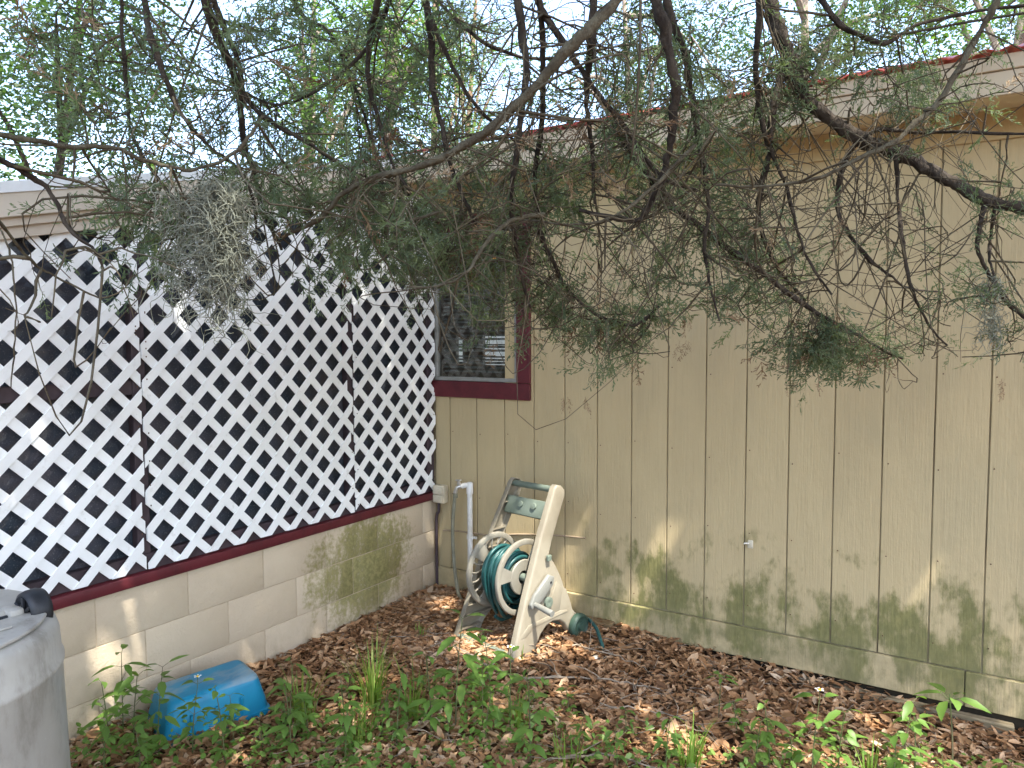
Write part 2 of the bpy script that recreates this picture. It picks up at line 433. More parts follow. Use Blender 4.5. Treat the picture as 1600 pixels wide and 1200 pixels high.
def stamp(V0, F0, R, T, S=None):
    """copies of V0,F0: R (n,3,3), T (n,3), S (n,) or (n,3)"""
    n = len(T); S = np.ones(n) if S is None else S
    V = V0[None]*(S[:, None, None] if S.ndim == 1 else S[:, None, :])
    V = np.einsum('nij,nvj->nvi', R, V)+T[:, None]
    Fq = F0[None]+(np.arange(n)*len(V0))[:, None, None]
    return V.reshape(-1, 3), Fq.reshape(-1, F0.shape[1])
def frames(d, roll):
    """rotation matrices whose x axis is d (n,3), turned by roll"""
    d = d/(np.linalg.norm(d, axis=1)[:, None]+1e-9)
    ref = np.where(np.abs(d[:, 2:3]) < 0.95, np.array([[0, 0, 1.0]]), np.array([[1.0, 0, 0]]))
    a = np.cross(ref, d); a /= np.linalg.norm(a, axis=1)[:, None]+1e-9
    b = np.cross(d, a); c, s = np.cos(roll)[:, None], np.sin(roll)[:, None]
    a2, b2 = c*a+s*b, -s*a+c*b
    return np.stack([d, a2, b2], axis=2)
def rand_rot_z(n, tilt=0.5):
    az = rng.uniform(0, 2*PI, n); d = np.stack([np.cos(az), np.sin(az), rng.normal(0, tilt, n)], 1)
    return frames(d, rng.normal(0, tilt, n))
def smooth_path(P, per=6):
    P = np.asarray(P, float)
    if len(P) < 3:
        t = np.linspace(0, 1, per+1)[:, None]; return P[0]*(1-t)+P[-1]*t
    Q = np.vstack([2*P[0]-P[1], P, 2*P[-1]-P[-2]]); out = []
    for i in range(1, len(Q)-2):
        for t in np.linspace(0, 1, per, endpoint=False):
            a, b, c, d = Q[i-1], Q[i], Q[i+1], Q[i+2]
            out.append(0.5*(2*b+(c-a)*t+(2*a-5*b+4*c-d)*t*t+(3*b-a-3*c+d)*t**3))
    out.append(P[-1]); return np.array(out)

# ------------------------------------------------------------------ ground
def gz(x, y):
    x = np.asarray(x, float); y = np.asarray(y, float)
    z = -0.045*np.clip(x-1.2, 0, 2.6)+0.035*np.clip((-y-1.0)/1.3, 0, 1)*np.clip(1-x/1.2, 0, 1)
    b = 0.012*np.sin(2.1*x+1.3*y)+0.009*np.sin(4.7*x-3.1*y+1)+0.006*np.sin(9*x+7*y)
    return z+b*np.clip(-y/0.4, 0, 1)*np.clip(x/0.3, 0, 1)-0.008
xs = np.concatenate([[-400, -100, -30, -10, -4, -1.5], np.linspace(-0.6, 4.6, 90), [6, 9, 15, 40, 120, 400]])
ys = np.concatenate([[-400, -100, -30, -12, -7, -5], np.linspace(-4.2, 0.3, 80), [1, 3, 6, 9, 15, 30, 80, 200, 500]])
XX, YY = np.meshgrid(xs, ys, indexing='ij')
V = np.stack([XX, YY, gz(XX, YY)], 2).reshape(-1, 3)
ny = len(ys); ii, jj = np.meshgrid(np.arange(len(xs)-1), np.arange(ny-1), indexing='ij')
a = (ii*ny+jj).ravel()
g = link('ground', big_mesh('ground', V, np.stack([a, a+ny, a+ny+1, a+1], 1), smooth=True), M['ground'])
g['kind'] = 'structure'

# ------------------------------------------------------------------ house (siding wall on y=0, right of the corner)
house = empty('house', (0, 0, 0), 0, 'tan wooden house with grooved siding, burgundy window and red metal roof', 'house')
PX0, PW, XR = 0.1174, 0.2032, 4.6
ZT = 2.46
WX1, WZ0, WZ1 = 0.617, 1.330, 2.235          # clear opening of the window (left end hidden behind the lattice)
b = MB(); b.box(-0.02, XR, 0.008, 0.03, -0.05, WZ0-0.09); b.box(WX1+0.09, XR, 0.008, 0.03, WZ0-0.09, ZT); b.box(-0.02, WX1+0.09, 0.008, 0.03, WZ1+0.09, ZT)
b.build('backing_board', M['groove'], house)
xe = [0.0]+[PX0+PW*k for k in range(0, 23)]
for i in range(len(xe)-1):
    x0, x1 = xe[i]+0.0032, xe[i+1]-0.0032
    jog = rng.normal(0, 0.0006)
    segs = [(0.142, ZT)]
    if x1 <= WX1+0.10: segs = [(0.142, WZ0-0.105+0.001), (WZ1+0.106, ZT)]
    for z0, z1 in segs:
        MB().box(x0, x1, -0.0+jog, 0.0079, z0, z1).build('plank', M['siding'], house, 0.0015)
b = MB()
for i in range(1, len(xe)-1):
    for z in (0.24, 0.62, 1.02, 1.42, 1.82, 2.22):
        if xe[i] < WX1+0.12 and WZ0-0.14 < z < WZ1+0.14: continue
        zz = z+rng.normal(0, 0.02); xx = xe[i]+0.022+rng.normal(0, 0.003)
        b.lathe([(0.0, -0.0022), (0.0028, -0.0016), (0.0034, 0.0)], (0, 1, 0), (xx, -0.0012, zz), 6)
o = b.build('nail', M['rust'], house); o['kind'] = 'stuff'
MB().box(0.0, 2.9, -0.021, 0.0, -0.0126, 0.140).build('skirt_board', M['trim'], house, 0.003)
MB().box(2.904, XR, -0.021, 0.0, -0.0136, 0.141).build('skirt_board', M['trim'], house, 0.003)
MB().box(-0.02, XR, -0.004, 0.03, -0.25, -0.016).build('foundation', M['gapshade'], house)  # its near-black colour paints the shade in the gap below the skirt board
MB().box(0.0, XR, -0.016, -0.001, 2.395, 2.515).build('frieze_board', M['siding'], house, 0.002)
MB().box(-0.25, XR, -0.352, 0.03, 2.516, 2.53).build('soffit', M['soffit'], house)
MB().box(-0.25, XR, -0.374, -0.353, 2.478, 2.565).build('fascia_board', M['fascia'], house, 0.002)
MB().box(-0.25, XR, -0.386, -0.353, 2.567, 2.622).build('fascia_board', M['fascia'], house, 0.002)
# corrugated red roof
nx = 1100; X = np.linspace(-0.3, XR, nx); wv = 0.006*np.sin(X*2*PI/0.076)
prof = [(-0.415, 2.634), (0.3, 2.634+0.715*0.315), (1.4, 2.634+1.815*0.315), (3.2, 2.634+1.815*0.315-0.6)]
V = []; 
for th in (0.0, -0.004):
    for y, z in prof: V.append(np.stack([X, np.full(nx, y), z+wv+th], 1))
V = np.vstack(V); Q = []
for r0 in list(range(3))+[4, 5, 6]:
    k = np.arange(nx-1)+r0*nx; Q.append(np.stack([k, k+1, k+1+nx, k+nx], 1))
k = np.arange(nx-1); Q.append(np.stack([k, k+4*nx, k+1+4*nx, k+1], 1))
link('roof', big_mesh('roof', V, np.vstack(Q), smooth=True), M['redmetal'], house)
# room behind the window
b = MB(); b.box(-2.7, -2.65, 0.05, 3.05, 0.3, 2.5); b.box(2.4, 2.45, 0.05, 3.05, 0.3, 2.5); b.box(-2.7, 2.45, 0.05, 3.05, 2.46, 2.5); b.box(-2.7, 2.45, 0.05, 3.05, 0.25, 0.3)
for x0, x1, z0, z1 in ((-2.65, -2.06, 0.3, 2.46), (-1.97, -1.70, 0.3, 2.46), (-1.38, 2.4, 0.3, 2.46), (-2.06, -1.97, 0.3, 1.32), (-2.06, -1.97, 1.60, 2.46), (-1.70, -1.38, 0.3, 1.30), (-1.70, -1.38, 1.62, 2.46)):
    b.box(x0, x1, 3.0, 3.05, z0, z1)
b.build('room_wall', M['inside'], house)
b = MB(); b.box(-2.07, -1.96, 3.06, 3.062, 1.3, 1.62); b.box(-1.71, -1.37, 3.06, 3.062, 1.28, 1.64)
b.build('bright_panel', M['bright_panel'], house)  # added translucent panels that catch skylight, giving bright rectangles behind the blinds
# window as a part of the house
win = empty('window'); win.parent = house
b = MB(); b.box(-0.02, WX1+0.091, -0.019, 0.013, WZ0-0.105, WZ0-0.006); b.build('bottom_trim', M['burgundy'], win, 0.002)
MB().box(WX1, WX1+0.091, -0.019, 0.013, WZ0-0.004, WZ1+0.002).build('side_trim', M['burgundy'], win, 0.002)
MB().box(-0.02, WX1+0.091, -0.019, 0.013, WZ1+0.004, WZ1+0.105).build('top_trim', M['burgundy'], win, 0.002)
b = MB(); b.box(0.004, WX1-0.001, -0.006, 0.035, WZ0-0.003, WZ0+0.02); b.box(0.004, WX1-0.001, -0.006, 0.035, WZ1-0.02, WZ1)
b.box(WX1-0.021, WX1-0.0015, -0.0055, 0.0345, WZ0+0.02, WZ1-0.02); b.box(0.004, 0.026, -0.0055, 0.0345, WZ0+0.02, WZ1-0.02)
b.build('sash', M['sash'], win, 0.0015)
MB().box(0.02, WX1-0.015, 0.016, 0.019, WZ0+0.015, WZ1-0.015).build('pane', M['glass'], win)
sl = None
for k in range(34):
    z = WZ0+0.045+k*0.0252
    if sl is None:
        m0 = MB(); m0.hexa([(0.035, 0.045, -0.005), (0.585, 0.045, -0.005), (0.035, 0.067, 0.004), (0.585, 0.067, 0.004), (0.035, 0.045, -0.004), (0.585, 0.045, -0.004), (0.035, 0.067, 0.005), (0.585, 0.067, 0.005)])
        sl = m0.mesh('blind_slat')
    o = link('blind_slat', sl, M['blind'], win); o.location = (0, 0, z)
    o.rotation_euler = (rng.normal(0.0, 0.06)+0.12, rng.normal(0, 0.004), 0)
b = MB()
for x in (0.14, 0.47): b.tube([(x, 0.056, WZ0+0.03), (x, 0.056, WZ1)], 0.001, 4)
b.build('blind_cord', M['blind'], win)
lp = empty('ceiling_lamp', (0.10, 0.55, 2.10), 0, 'small amber lamp glowing inside the room behind the blinds', 'lamp')
MB().lathe([(0.0, 0.03), (0.014, 0.026), (0.02, 0.01), (0.014, -0.006), (0.0, -0.01)], (0, 0, 1), (0, 0, 0.03), 12).build('bulb', M['bulb'], lp)
b = MB(); b.lathe([(0.012, 0.055), (0.016, 0.075), (0.012, 0.08)], (0, 0, 1), (0, 0, 0), 10); b.tube([(0, 0, 0.07), (0, 0, 0.355)], 0.003, 6); b.build('hanger', M['black'], lp)

# ------------------------------------------------------------------ porch on the left (wall on x=0)
porch = empty('porch', (0, -2, 0), 0, 'lattice fronted porch on a painted low block wall left of the corner', 'porch')
porch.location = (0, 0, 0)
ZS, YL = 0.575, -4.4
def rake(y): return 2.436+(y+1.127)*0.232          # top of the sloping roof edge at x=0.09
MB().box(-0.19, -0.0035, YL, -0.002, -0.15, ZS-0.003).build('mortar_core', M['mortar'], porch)
blk = {}
for c in range(4):
    z1 = ZS-0.0-0.2032*c-0.0018; z0 = z1-0.2032+0.0036
    if c == 3: z0 = -0.14
    off = -1.7608+(0.2032 if c % 2 else 0)
    ks = sorted(set([YL, -0.001]+[off+0.4064*k for k in range(-7, 6) if YL < off+0.4064*k < -0.03]))
    for i in range(len(ks)-1):
        y0, y1 = ks[i]+0.0018, ks[i+1]-0.0018
        if i == len(ks)-2: y1 = -0.001
        MB().box(-0.1, rng.normal(0, 0.0007), y0, y1, z0, z1).build('block', M['block'], porch, 0.004, 2)
b = MB(); b.box(-0.19, 0.024, YL, -0.001, ZS-0.001, ZS+0.045); b.build('sill_rail', M['burgundy'], porch, 0.005, 2)
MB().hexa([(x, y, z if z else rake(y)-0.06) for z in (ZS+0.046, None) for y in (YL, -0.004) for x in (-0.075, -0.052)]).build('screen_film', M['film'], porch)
MB().box(-0.05, -0.008, YL, -0.002, ZS+0.046, ZS+0.115).build('bottom_rail', M['plum'], porch, 0.003)
for y0, y1 in ((-0.758, -0.702), (-1.978, -1.922), (-3.20, -3.14), (-0.07, -0.004)):
    MB().box(-0.05, -0.0085, y0, y1, ZS+0.117, rake(y0)-0.08).build('post', M['plum'], porch, 0.003)
MB().box(-0.05, -0.009, -3.138, -1.980, 1.36, 1.42).build('cross_rail', M['plum'], porch, 0.003)
def hexrake(x0, x1, y0, y1, t0, t1):
    p = []
    for t in (t1, t0):
        for y in (y0, y1):
            for x in (x0, x1): p.append((x, y, rake(y)+t))
    return MB().hexa(p)
YR = -4.6
hexrake(-3.5, 0.088, YR, -0.38, -0.03, -0.002).build('roof', M['drip'], porch)
hexrake(0.089, 0.096, YR, -0.385, -0.036, 0.004).build('drip_edge', M['drip'], porch, 0.001)
hexrake(0.062, 0.088, YR, -0.386, -0.118, -0.032).build('fascia_board', M['fascia_porch'], porch, 0.002)
hexrake(0.040, 0.0615, YR, -0.386, -0.150, -0.034).build('fascia_board', M['fascia_porch'], porch, 0.002)
hexrake(0.0185, 0.0395, YR, -0.024, -0.192, -0.036).build('frieze_board', M['fascia_porch'], porch, 0.002)

# lattice panels: every lath is a part
def clip(poly, a, b, c):
    """keep a*y+b*z<=c"""
    out = []
    for i in range(len(poly)):
        p, q = poly[i], poly[(i+1) % len(poly)]
        dp, dq = a*p[0]+b*p[1]-c, a*q[0]+b*q[1]-c
        if dp <= 0: out.append(p)
        if (dp < 0 < dq) or (dq < 0 < dp):
            t = dp/(dp-dq); out.append((p[0]+t*(q[0]-p[0]), p[1]+t*(q[1]-p[1])))
    return out
PER = 0.1524; LW = 0.0375/2
def lattice(label, y0, y1, cy, cz):
    p = empty('lattice_panel', (0, (y0+y1)/2, 0.63), 0, label, 'lattice panel', 'white diagonal lattice panels along the porch')
    inv = -Vector(p.location)
    for sgn, xa, xb in ((1, 0.0075, 0.0125), (-1, 0.0018, 0.0070)):
        # laths run along z = sgn*y + const; crossings lie half a period from the openings' centres
        c0 = cz-sgn*cy+PER/2
        for k in range(-40, 40):
            c = c0+k*PER
            dx = LW*math.sqrt(2)
            jig = rng.normal(0, 0.0012)
            poly = [(-6, sgn*-6+c-dx+jig), (1, sgn*1+c-dx+jig), (1, sgn*1+c+dx+jig), (-6, sgn*-6+c+dx+jig)]
            e0 = 0.002+(rng.uniform(0.0, 0.05) if rng.random() < 0.12 else 0); e1 = 0.002+(rng.uniform(0.0, 0.05) if rng.random() < 0.12 else 0)
            zb = 0.628+rng.uniform(0, 0.003)
            for A, B, CC in ((-1, 0, -(y0+e0)), (1, 0, y1-e1), (0, -1, -zb), (-0.232, 1, rake(0)-0.19)):
                poly = clip(poly, A, B, CC)
                if len(poly) < 3: break
            if len(poly) < 3: continue
            ar = abs(sum(poly[i][0]*poly[(i+1) % len(poly)][1]-poly[(i+1) % len(poly)][0]*poly[i][1] for i in range(len(poly))))/2
            if ar < 4e-4: continue
            MB().prism([(q[0]+inv[1], q[1]+inv[2]) for q in poly], xa, xb).build('lath', M['lattice'], p)
    b = MB()
    for i in range(24):
        z = 0.66+rng.uniform(0, 1.1); y = (y0+0.02 if rng.random() < 0.5 else y1-0.02)
        b.box(0.0126, 0.0146, y+inv[1]-0.002, y+inv[1]+0.002, z+inv[2]-0.003, z+inv[2]+0.003)
    o = b.build('staple', M['rust'], p); o['kind'] = 'stuff'
lattice('narrow white lattice panel between the middle panel and the house corner', -0.7298, -0.010, -0.691, 1.541)
lattice('middle white lattice panel between the two dark post seams', -1.949, -0.7315, -1.873, 1.541)
lattice('leftmost white lattice panel rising behind the grey trash can', -3.168, -1.951, -2.001+0.0, 1.541)

# ------------------------------------------------------------------ things on the walls
ob = empty('outlet_box', (0.058, -0.02, 0.555), 0, 'ivory weatherproof outlet box on the siding at the corner', 'outlet box')
MB().box(-0.042, 0.042, -0.03, 0.018, 0, 0.112).build('body', M['ivory'], ob, 0.006, 2)
MB().box(-0.036, 0.036, -0.043, -0.0305, 0.058, 0.104).build('cover', M['ivory'], ob, 0.004, 2)
MB().box(-0.036, 0.036, -0.043, -0.0305, 0.008, 0.054).build('cover', M['ivory'], ob, 0.004, 2)
b = MB()
for z in (0.031, 0.081): b.box(-0.018, 0.018, -0.0475, -0.0432, z-0.013, z+0.013)
b.build('cover_rib', M['ivory'], ob, 0.002)
cn = MB(); cn.tube(smooth_path([(0.045, -0.03, 0.553), (0.044, -0.03, 0.50), (0.026, -0.028, 0.46), (0.022, -0.026, 0.30), (0.022, -0.026, 0.02)]), 0.010, 10)
tag(cn.build('conduit', M['plum'], None), 'dark cable conduit dropping from the outlet box down the corner', 'conduit')
wr = MB(); wr.tube(smooth_path([(0.06, -0.006, 0.375), (0.194, -0.006, 0.385), (0.42, -0.006, 0.392), (0.62, -0.006, 0.425), (0.85, -0.006, 0.452), (1.065, -0.006, 0.466)]), 0.0055, 8)
tag(wr.build('cable', M['wire'], None), 'thin tan cable running across the siding behind the hose cart', 'cable')

st = empty('standpipe', (0.297, -0.045, 0), 0, 'white plastic standpipe with an outdoor tap beside the outlet box', 'pipe')
MB().lathe([(0.0165, -0.02), (0.0165, 0.66), (0.0, 0.66)], (0, 0, 1), (0, 0, 0), 16).build('pipe', M['pvc'], st)
b = MB(); b.lathe([(0.0166, 0.64), (0.0215, 0.641), (0.0215, 0.70), (0.015, 0.712), (0, 0.714)], (0, 0, 1), (0, 0, 0), 16)
b.tube(smooth_path([(0, 0, 0.69), (-0.025, -0.012, 0.692), (-0.045, -0.022, 0.685)]), 0.017, 12); b.build('elbow', M['pvc'], st)
b = MB(); b.lathe([(0.0166, 0.0), (0.0205, 0.001), (0.0205, 0.028), (0.0166, 0.029)], (0, 0, 1), (0, 0, 0.36), 16); b.box(0.014, 0.05, -0.004, 0.004, 0.366, 0.382)
b.build('clip', M['pvc'], st)
b = MB(); b.tube(smooth_path([(-0.04, -0.02, 0.687), (-0.066, -0.034, 0.680), (-0.078, -0.04, 0.655), (-0.08, -0.041, 0.632)]), [0.012]*12+[0.012]*7, 12)
b.lathe([(0.010, 0), (0.013, 0.01), (0.009, 0.03), (0.0, 0.032)], (0, -0.2, 1), (-0.058, -0.03, 0.69), 12)
tp = b.build('tap', M['tapmetal'], st)
b = MB(); b.box(-0.030, 0.030, -0.006, 0.006, -0.0035, 0.0035); hd = b.build('handle', M['tapmetal'], tp, 0.002); hd.location = (-0.06, -0.034, 0.724); hd.rotation_euler = (0.1, -0.15, -0.4)
gh = MB(); gh.tube(smooth_path([(0.217, -0.086, 0.64), (0.212, -0.09, 0.58), (0.205, -0.10, 0.42), (0.222, -0.11, 0.22), (0.262, -0.13, 0.06), (0.33, -0.17, 0.012), (0.44, -0.20, 0.012)]), 0.0115, 10)
gh.lathe([(0.0116, 0), (0.0155, 0.002), (0.0155, 0.03), (0.012, 0.032)], (0, 0, 1), (0.217, -0.086, 0.612), 12)
tag(gh.build('supply_hose', M['greyhose'], None), 'grey green hose hanging from the white tap to the ground', 'hose')
sb = empty('bracket', (1.965, -0.002, 0.555), 0, 'small cream bracket with a white prong on the mid siding', 'bracket')
MB().box(0.0, 0.026, -0.012, 0.001, -0.012, 0.028).build('plate', M['ivory'], sb, 0.004, 2)
b = MB(); b.tube([(0.006, -0.012, 0.012), (-0.008, -0.03, 0.016), (-0.012, -0.034, 0.012)], 0.004, 8); b.build('prong', M['pvc'], sb)

bd = MB(); bd.box(0.955, 1.255, -0.085, -0.022, -0.045, 0.032)
tag(bd.build('wood_block', M['boardbrown'], None, 0.004, 1), 'short brown wood block on the leaves under the siding beside the cart wheel', 'wood block')
tm = MB(); tm.box(2.20, 3.085, -0.055, -0.006, -0.16, -0.040)
tag(tm.build('timber', M['timber'], None, 0.006, 1), 'long weathered timber lying under the right end of the skirt board', 'timber')

# ------------------------------------------------------------------ hose cart
CO = (0.835, -0.625, -0.004)
TH = -0.1976
cart = empty('hose_cart', CO, TH, 'beige plastic hose reel cart standing on dry leaves in the corner', 'hose cart')
def lean(s, z): return s*(0.222-0.050*max(z, 0)/0.8)
PROF = [(-0.070, 0.0), (-0.062, 0.035), (-0.02, 0.13), (0.046, 0.285), (0.114, 0.43), (0.194, 0.60), (0.290, 0.775), (0.308, 0.810), (0.330, 0.826), (0.366, 0.818), (0.392, 0.792), (0.394, 0.765),
        (0.345, 0.68), (0.268, 0.54), (0.240, 0.475), (0.280, 0.43), (0.318, 0.365), (0.342, 0.315), (0.350, 0.285), (0.368, 0.272), (0.392, 0.215), (0.412, 0.150), (0.440, 0.125), (0.452, 0.07), (0.43, 0.03), (0.392, 0.022),
        (0.362, 0.055), (0.338, 0.095), (0.30, 0.122), (0.245, 0.132), (0.195, 0.122), (0.150, 0.092), (0.118, 0.052), (0.102, 0.0)]
def side_frame(s):
    """moulded shell: outer skin with a rolled flange turned inward"""
    bm = bmesh.new()
    out = [bm.verts.new((lean(s, z), y, z)) for y, z in PROF]
    n = len(out)
    cen = np.array(PROF)
    # flange turned inwards
    inn = [bm.verts.new((lean(s, z)-s*0.036, y, z)) for y, z in PROF]
    f = bm.faces.new(out)
    for i in range(n):
        bm.faces.new((out[i], inn[i], inn[(i+1) % n], out[(i+1) % n]))
    bmesh.ops.recalc_face_normals(bm, faces=bm.faces)
    bev = [e for e in bm.edges if f in e.link_faces]
    bmesh.ops.bevel(bm, geom=bev, offset=0.012, segments=3, affect='EDGES', profile=0.5)
    bmesh.ops.triangulate(bm, faces=[q for q in bm.faces if len(q.verts) > 4])
    bmesh.ops.solidify(bm, geom=bm.faces[:], thickness=0.004)
    bmesh.ops.recalc_face_normals(bm, faces=bm.faces)
    for q in bm.faces: q.smooth = True
    me = bpy.data.meshes.new('side_frame'); bm.to_mesh(me); bm.free(); me.set_sharp_from_angle(angle=math.radians(32))
    o = link('side_frame', me, M['cart'], cart)
    # ribs across the hollow side
    b = MB()
    for z in (0.06, 0.12, 0.18, 0.24, 0.34, 0.46, 0.56, 0.70):
        ys = [y for y in np.linspace(-0.1, 0.5, 241) if inside(y, z)]
        if not ys: continue
        run = [ys[0]]
        for q in ys[1:]:
            if q-run[-1] > 0.01: break
            run.append(q)
        x0, x1 = lean(s, z)-s*0.005, lean(s, z)-s*0.034
        MB().box(min(x0, x1), max(x0, x1), run[0]+0.004, run[-1]-0.004, z-0.002, z+0.002).build('rib', M['cart'], o)
    return o
def inside(y, z):
    c = False; n = len(PROF)
    for i in range(n):
        (y1, z1), (y2, z2) = PROF[i], PROF[(i+1) % n]
        if (z1 > z) != (z2 > z) and y < (y2-y1)*(z-z1)/(z2-z1)+y1: c = not c
    return c
fr = side_frame(1); fl = side_frame(-1)
# raised panel, socket and catch on the outer right frame
x = lean(1, 0.3)
b = MB(); b.prism([(0.185, 0.155), (0.30, 0.165), (0.325, 0.29), (0.275, 0.335)], x-0.002, x+0.008); b.build('side_panel', M['cart'], fr, 0.004, 2)
b = MB(); b.box(x-0.004, x+0.012, 0.205, 0.235, 0.455, 0.485); b.build('catch', M['greenp'], fr, 0.003)
b = MB(); b.prism([(-0.03, 0.10), (0.06, 0.165), (0.30, 0.175), (0.36, 0.165), (0.365, 0.150), (0.30, 0.152), (0.10, 0.14), (0.0, 0.08)], x+0.001, x+0.012); b.build('moulding', M['cart'], fr, 0.004, 2)
b = MB(); b.lathe([(0.0, 0.0), (0.028, 0.0), (0.028, 0.014), (0.018, 0.016), (0.0, 0.010)], (1, 0, 0), (x+0.006, 0.205, 0.245), 18); b.build('knob_socket', M['greenp'], fr)
# handle bar, tray, base bar
b = MB(); pts = [(xx, 0.34, 0.795+0.006*math.sin(i)) for i, xx in enumerate(np.linspace(-lean(1, .8)+0.01, lean(1, .8)-0.01, 15))]
b.tube([(p[0], p[1], 0.795) for p in pts], [0.0165+0.0015*(i % 2) for i in range(15)], 14); b.build('handle_bar', M['greenp'], cart)
b = MB(); wv_ = lean(1, 0.68)-0.014
b.hexa([(-wv_, 0.268, 0.645), (wv_, 0.268, 0.645), (-wv_, 0.306, 0.630), (wv_, 0.306, 0.630), (-wv_, 0.300, 0.735), (wv_, 0.300, 0.735), (-wv_, 0.340, 0.722), (wv_, 0.340, 0.722)])
tr = b.build('tray', M['greenp'], cart, 0.008, 2)
b = MB()
for xx in (-0.05, 0.045): MB().lathe([(0.0, 0.012), (0.016, 0.010), (0.018, 0.0)], (0, -0.9, 0.25), (xx, 0.287, 0.70), 14).build('boss', M['greenp'], tr)
b = MB(); b.box(-0.20, 0.20, -0.058, -0.018, 0.002, 0.040); b.build('base_bar', M['greenp'], cart, 0.006, 2)
b = MB(); b.box(-0.19, 0.19, 0.375, 0.40, 0.06, 0.10); b.build('rear_bar', M['greenp'], cart, 0.005, 2)
for s in (-1, 1):
    wo = MB(); wo.lathe([(0.0, -0.02), (0.05, -0.02), (0.066, -0.014), (0.068, 0.0), (0.066, 0.014), (0.054, 0.022), (0.048, 0.014), (0.022, 0.012), (0.018, 0.024), (0.0, 0.026)], (s, 0, 0), (s*0.238, 0.425, 0.066), 28)
    wo.build('wheel', M['wheelp'], cart)
# reel
RC = (0.150, 0.362)
def disc(s, x):
    b = MB()
    b.lathe([(0.168, -0.008), (0.182, -0.012), (0.194, -0.009), (0.198, 0.0), (0.194, 0.009), (0.182, 0.012), (0.168, 0.008)], (1, 0, 0), (0, 0, 0), 64, True)
    b.lathe([(0.035, -0.006), (0.088, -0.006), (0.092, 0.0), (0.088, 0.006), (0.035, 0.006)], (1, 0, 0), (0, 0, 0), 40, True)
    for k in range(3):
        a0 = k*2*PI/3+0.5
        pol = []
        for t in np.linspace(-0.20, 0.20, 5): pol.append((0.089*math.cos(a0+t*1.3), 0.089*math.sin(a0+t*1.3)))
        for t in np.linspace(0.26, -0.26, 7): pol.append((0.170*math.cos(a0+t), 0.170*math.sin(a0+t)))
        b.prism(pol, -0.005, 0.005)
    o = b.build('reel_disc', M['reel'], cart); o.location = (x, RC[0], RC[1]); o.rotation_euler = (0.3*s, 0, 0)
    if s < 0:
        rib = MB(); rib.tube(smooth_path([(0, 0.088, 0), (0, 0.13, 0.012), (0, 0.172, 0.006)], 4), 0.0045, 6); rm = rib.mesh('rib')
        for k in range(3):
            for t in np.linspace(0.38, 2*PI/3-0.38, 5):
                q = link('rib', rm, M['reel'], o); q.rotation_euler = (k*2*PI/3+0.5+t, 0, 0)
    return o
disc(-1, -0.122); disc(1, 0.088)
b = MB(); b.lathe([(0.075, -0.12), (0.075, 0.085)], (1, 0, 0), (0, RC[0], RC[1]), 28); b.lathe([(0.02, -0.18), (0.02, 0.165)], (1, 0, 0), (0, RC[0], RC[1]), 12)
b.build('drum', M['greenp'], cart)
# crank
ck = MB(); xo = lean(1, 0.36)+0.012
ck.prism([(0.195, 0.395), (0.235, 0.375), (0.228, 0.335), (0.10, 0.245), (0.062, 0.247), (0.055, 0.272), (0.085, 0.315)], xo, xo+0.022)
cko = ck.build('crank', M['crank'], cart, 0.007, 3)
b = MB(); b.tube([(xo+0.02, 0.085, 0.268), (xo+0.05, 0.085, 0.264), (xo+0.135, 0.085, 0.250)], [0.013, 0.0145, 0.0165], 16); b.build('grip', M['crank'], cko)
b = MB(); b.lathe([(0, 0.003), (0.006, 0.003), (0.007, 0)], (1, 0, 0), (xo+0.0215, 0.205, 0.352), 12); b.build('screw', M['black'], cko)

# hose wound on the reel, with its tail on the ground
hs = empty('garden_hose', CO, TH, 'teal garden hose wound on the beige reel with its end on the leaves', 'hose')
def coil(r0, x0, x1, turns, ph, wob, dz):
    n = int(turns*34); pts = []
    for i in range(n+1):
        t = i/n; a = ph+2*PI*turns*t
        tri = x0+(x1-x0)*(0.5-0.5*math.cos(PI*t*2.0)) if wob > 0.004 else x0+(x1-x0)*t
        r = r0+wob*math.sin(a*0.37+ph*3)+wob*0.6*math.sin(a*0.11+2)
        sag = dz*(0.5-0.5*math.cos(a-PI/2*0))*(0.6+0.4*math.sin(ph+a*0.05))
        pts.append((tri+0.008*math.sin(a*0.53+ph), RC[0]+r*math.cos(a)*(1-dz*0.6), RC[1]+r*math.sin(a)-(dz*0.5 if math.sin(a) < 0 else 0)*abs(math.sin(a))))
    return pts
b = MB()
b.tube(coil(0.086, -0.100, 0.066, 9, 0.3, 0.001, 0.0), 0.0095, 8)
b.tube(coil(0.102, 0.062, -0.092, 8, 1.1, 0.003, 0.01), 0.0095, 8)
b.tube(coil(0.116, -0.078, 0.052, 6, 2.2, 0.005, 0.05), 0.0095, 8)
b.tube(coil(0.128, 0.03, -0.06, 4, 3.0, 0.010, 0.14), 0.0098, 8)
b.tube(coil(0.134, -0.05, 0.0, 2, 4.2, 0.010, 0.22), 0.0098, 8)
b.build('coil', M['hose'], hs)
b = MB(); b.tube(smooth_path([(-0.02, 0.26, 0.27), (0.02, 0.35, 0.14), (0.12, 0.46, 0.08), (0.22, 0.50, 0.085), (0.32, 0.46, 0.075), (0.39, 0.41, 0.045), (0.445, 0.36, 0.02), (0.475, 0.30, 0.012), (0.475, 0.27, 0.012)]), 0.0095, 10)
b.build('tail', M['hose'], hs)
b = MB(); b.lathe([(0.010, 0.0), (0.0145, 0.001), (0.0145, 0.022), (0.0125, 0.024), (0.0125, 0.034), (0, 0.034)], (0.0, -1, 0), (0.475, 0.272, 0.012), 14); b.build('coupling', M['tapmetal'], hs)

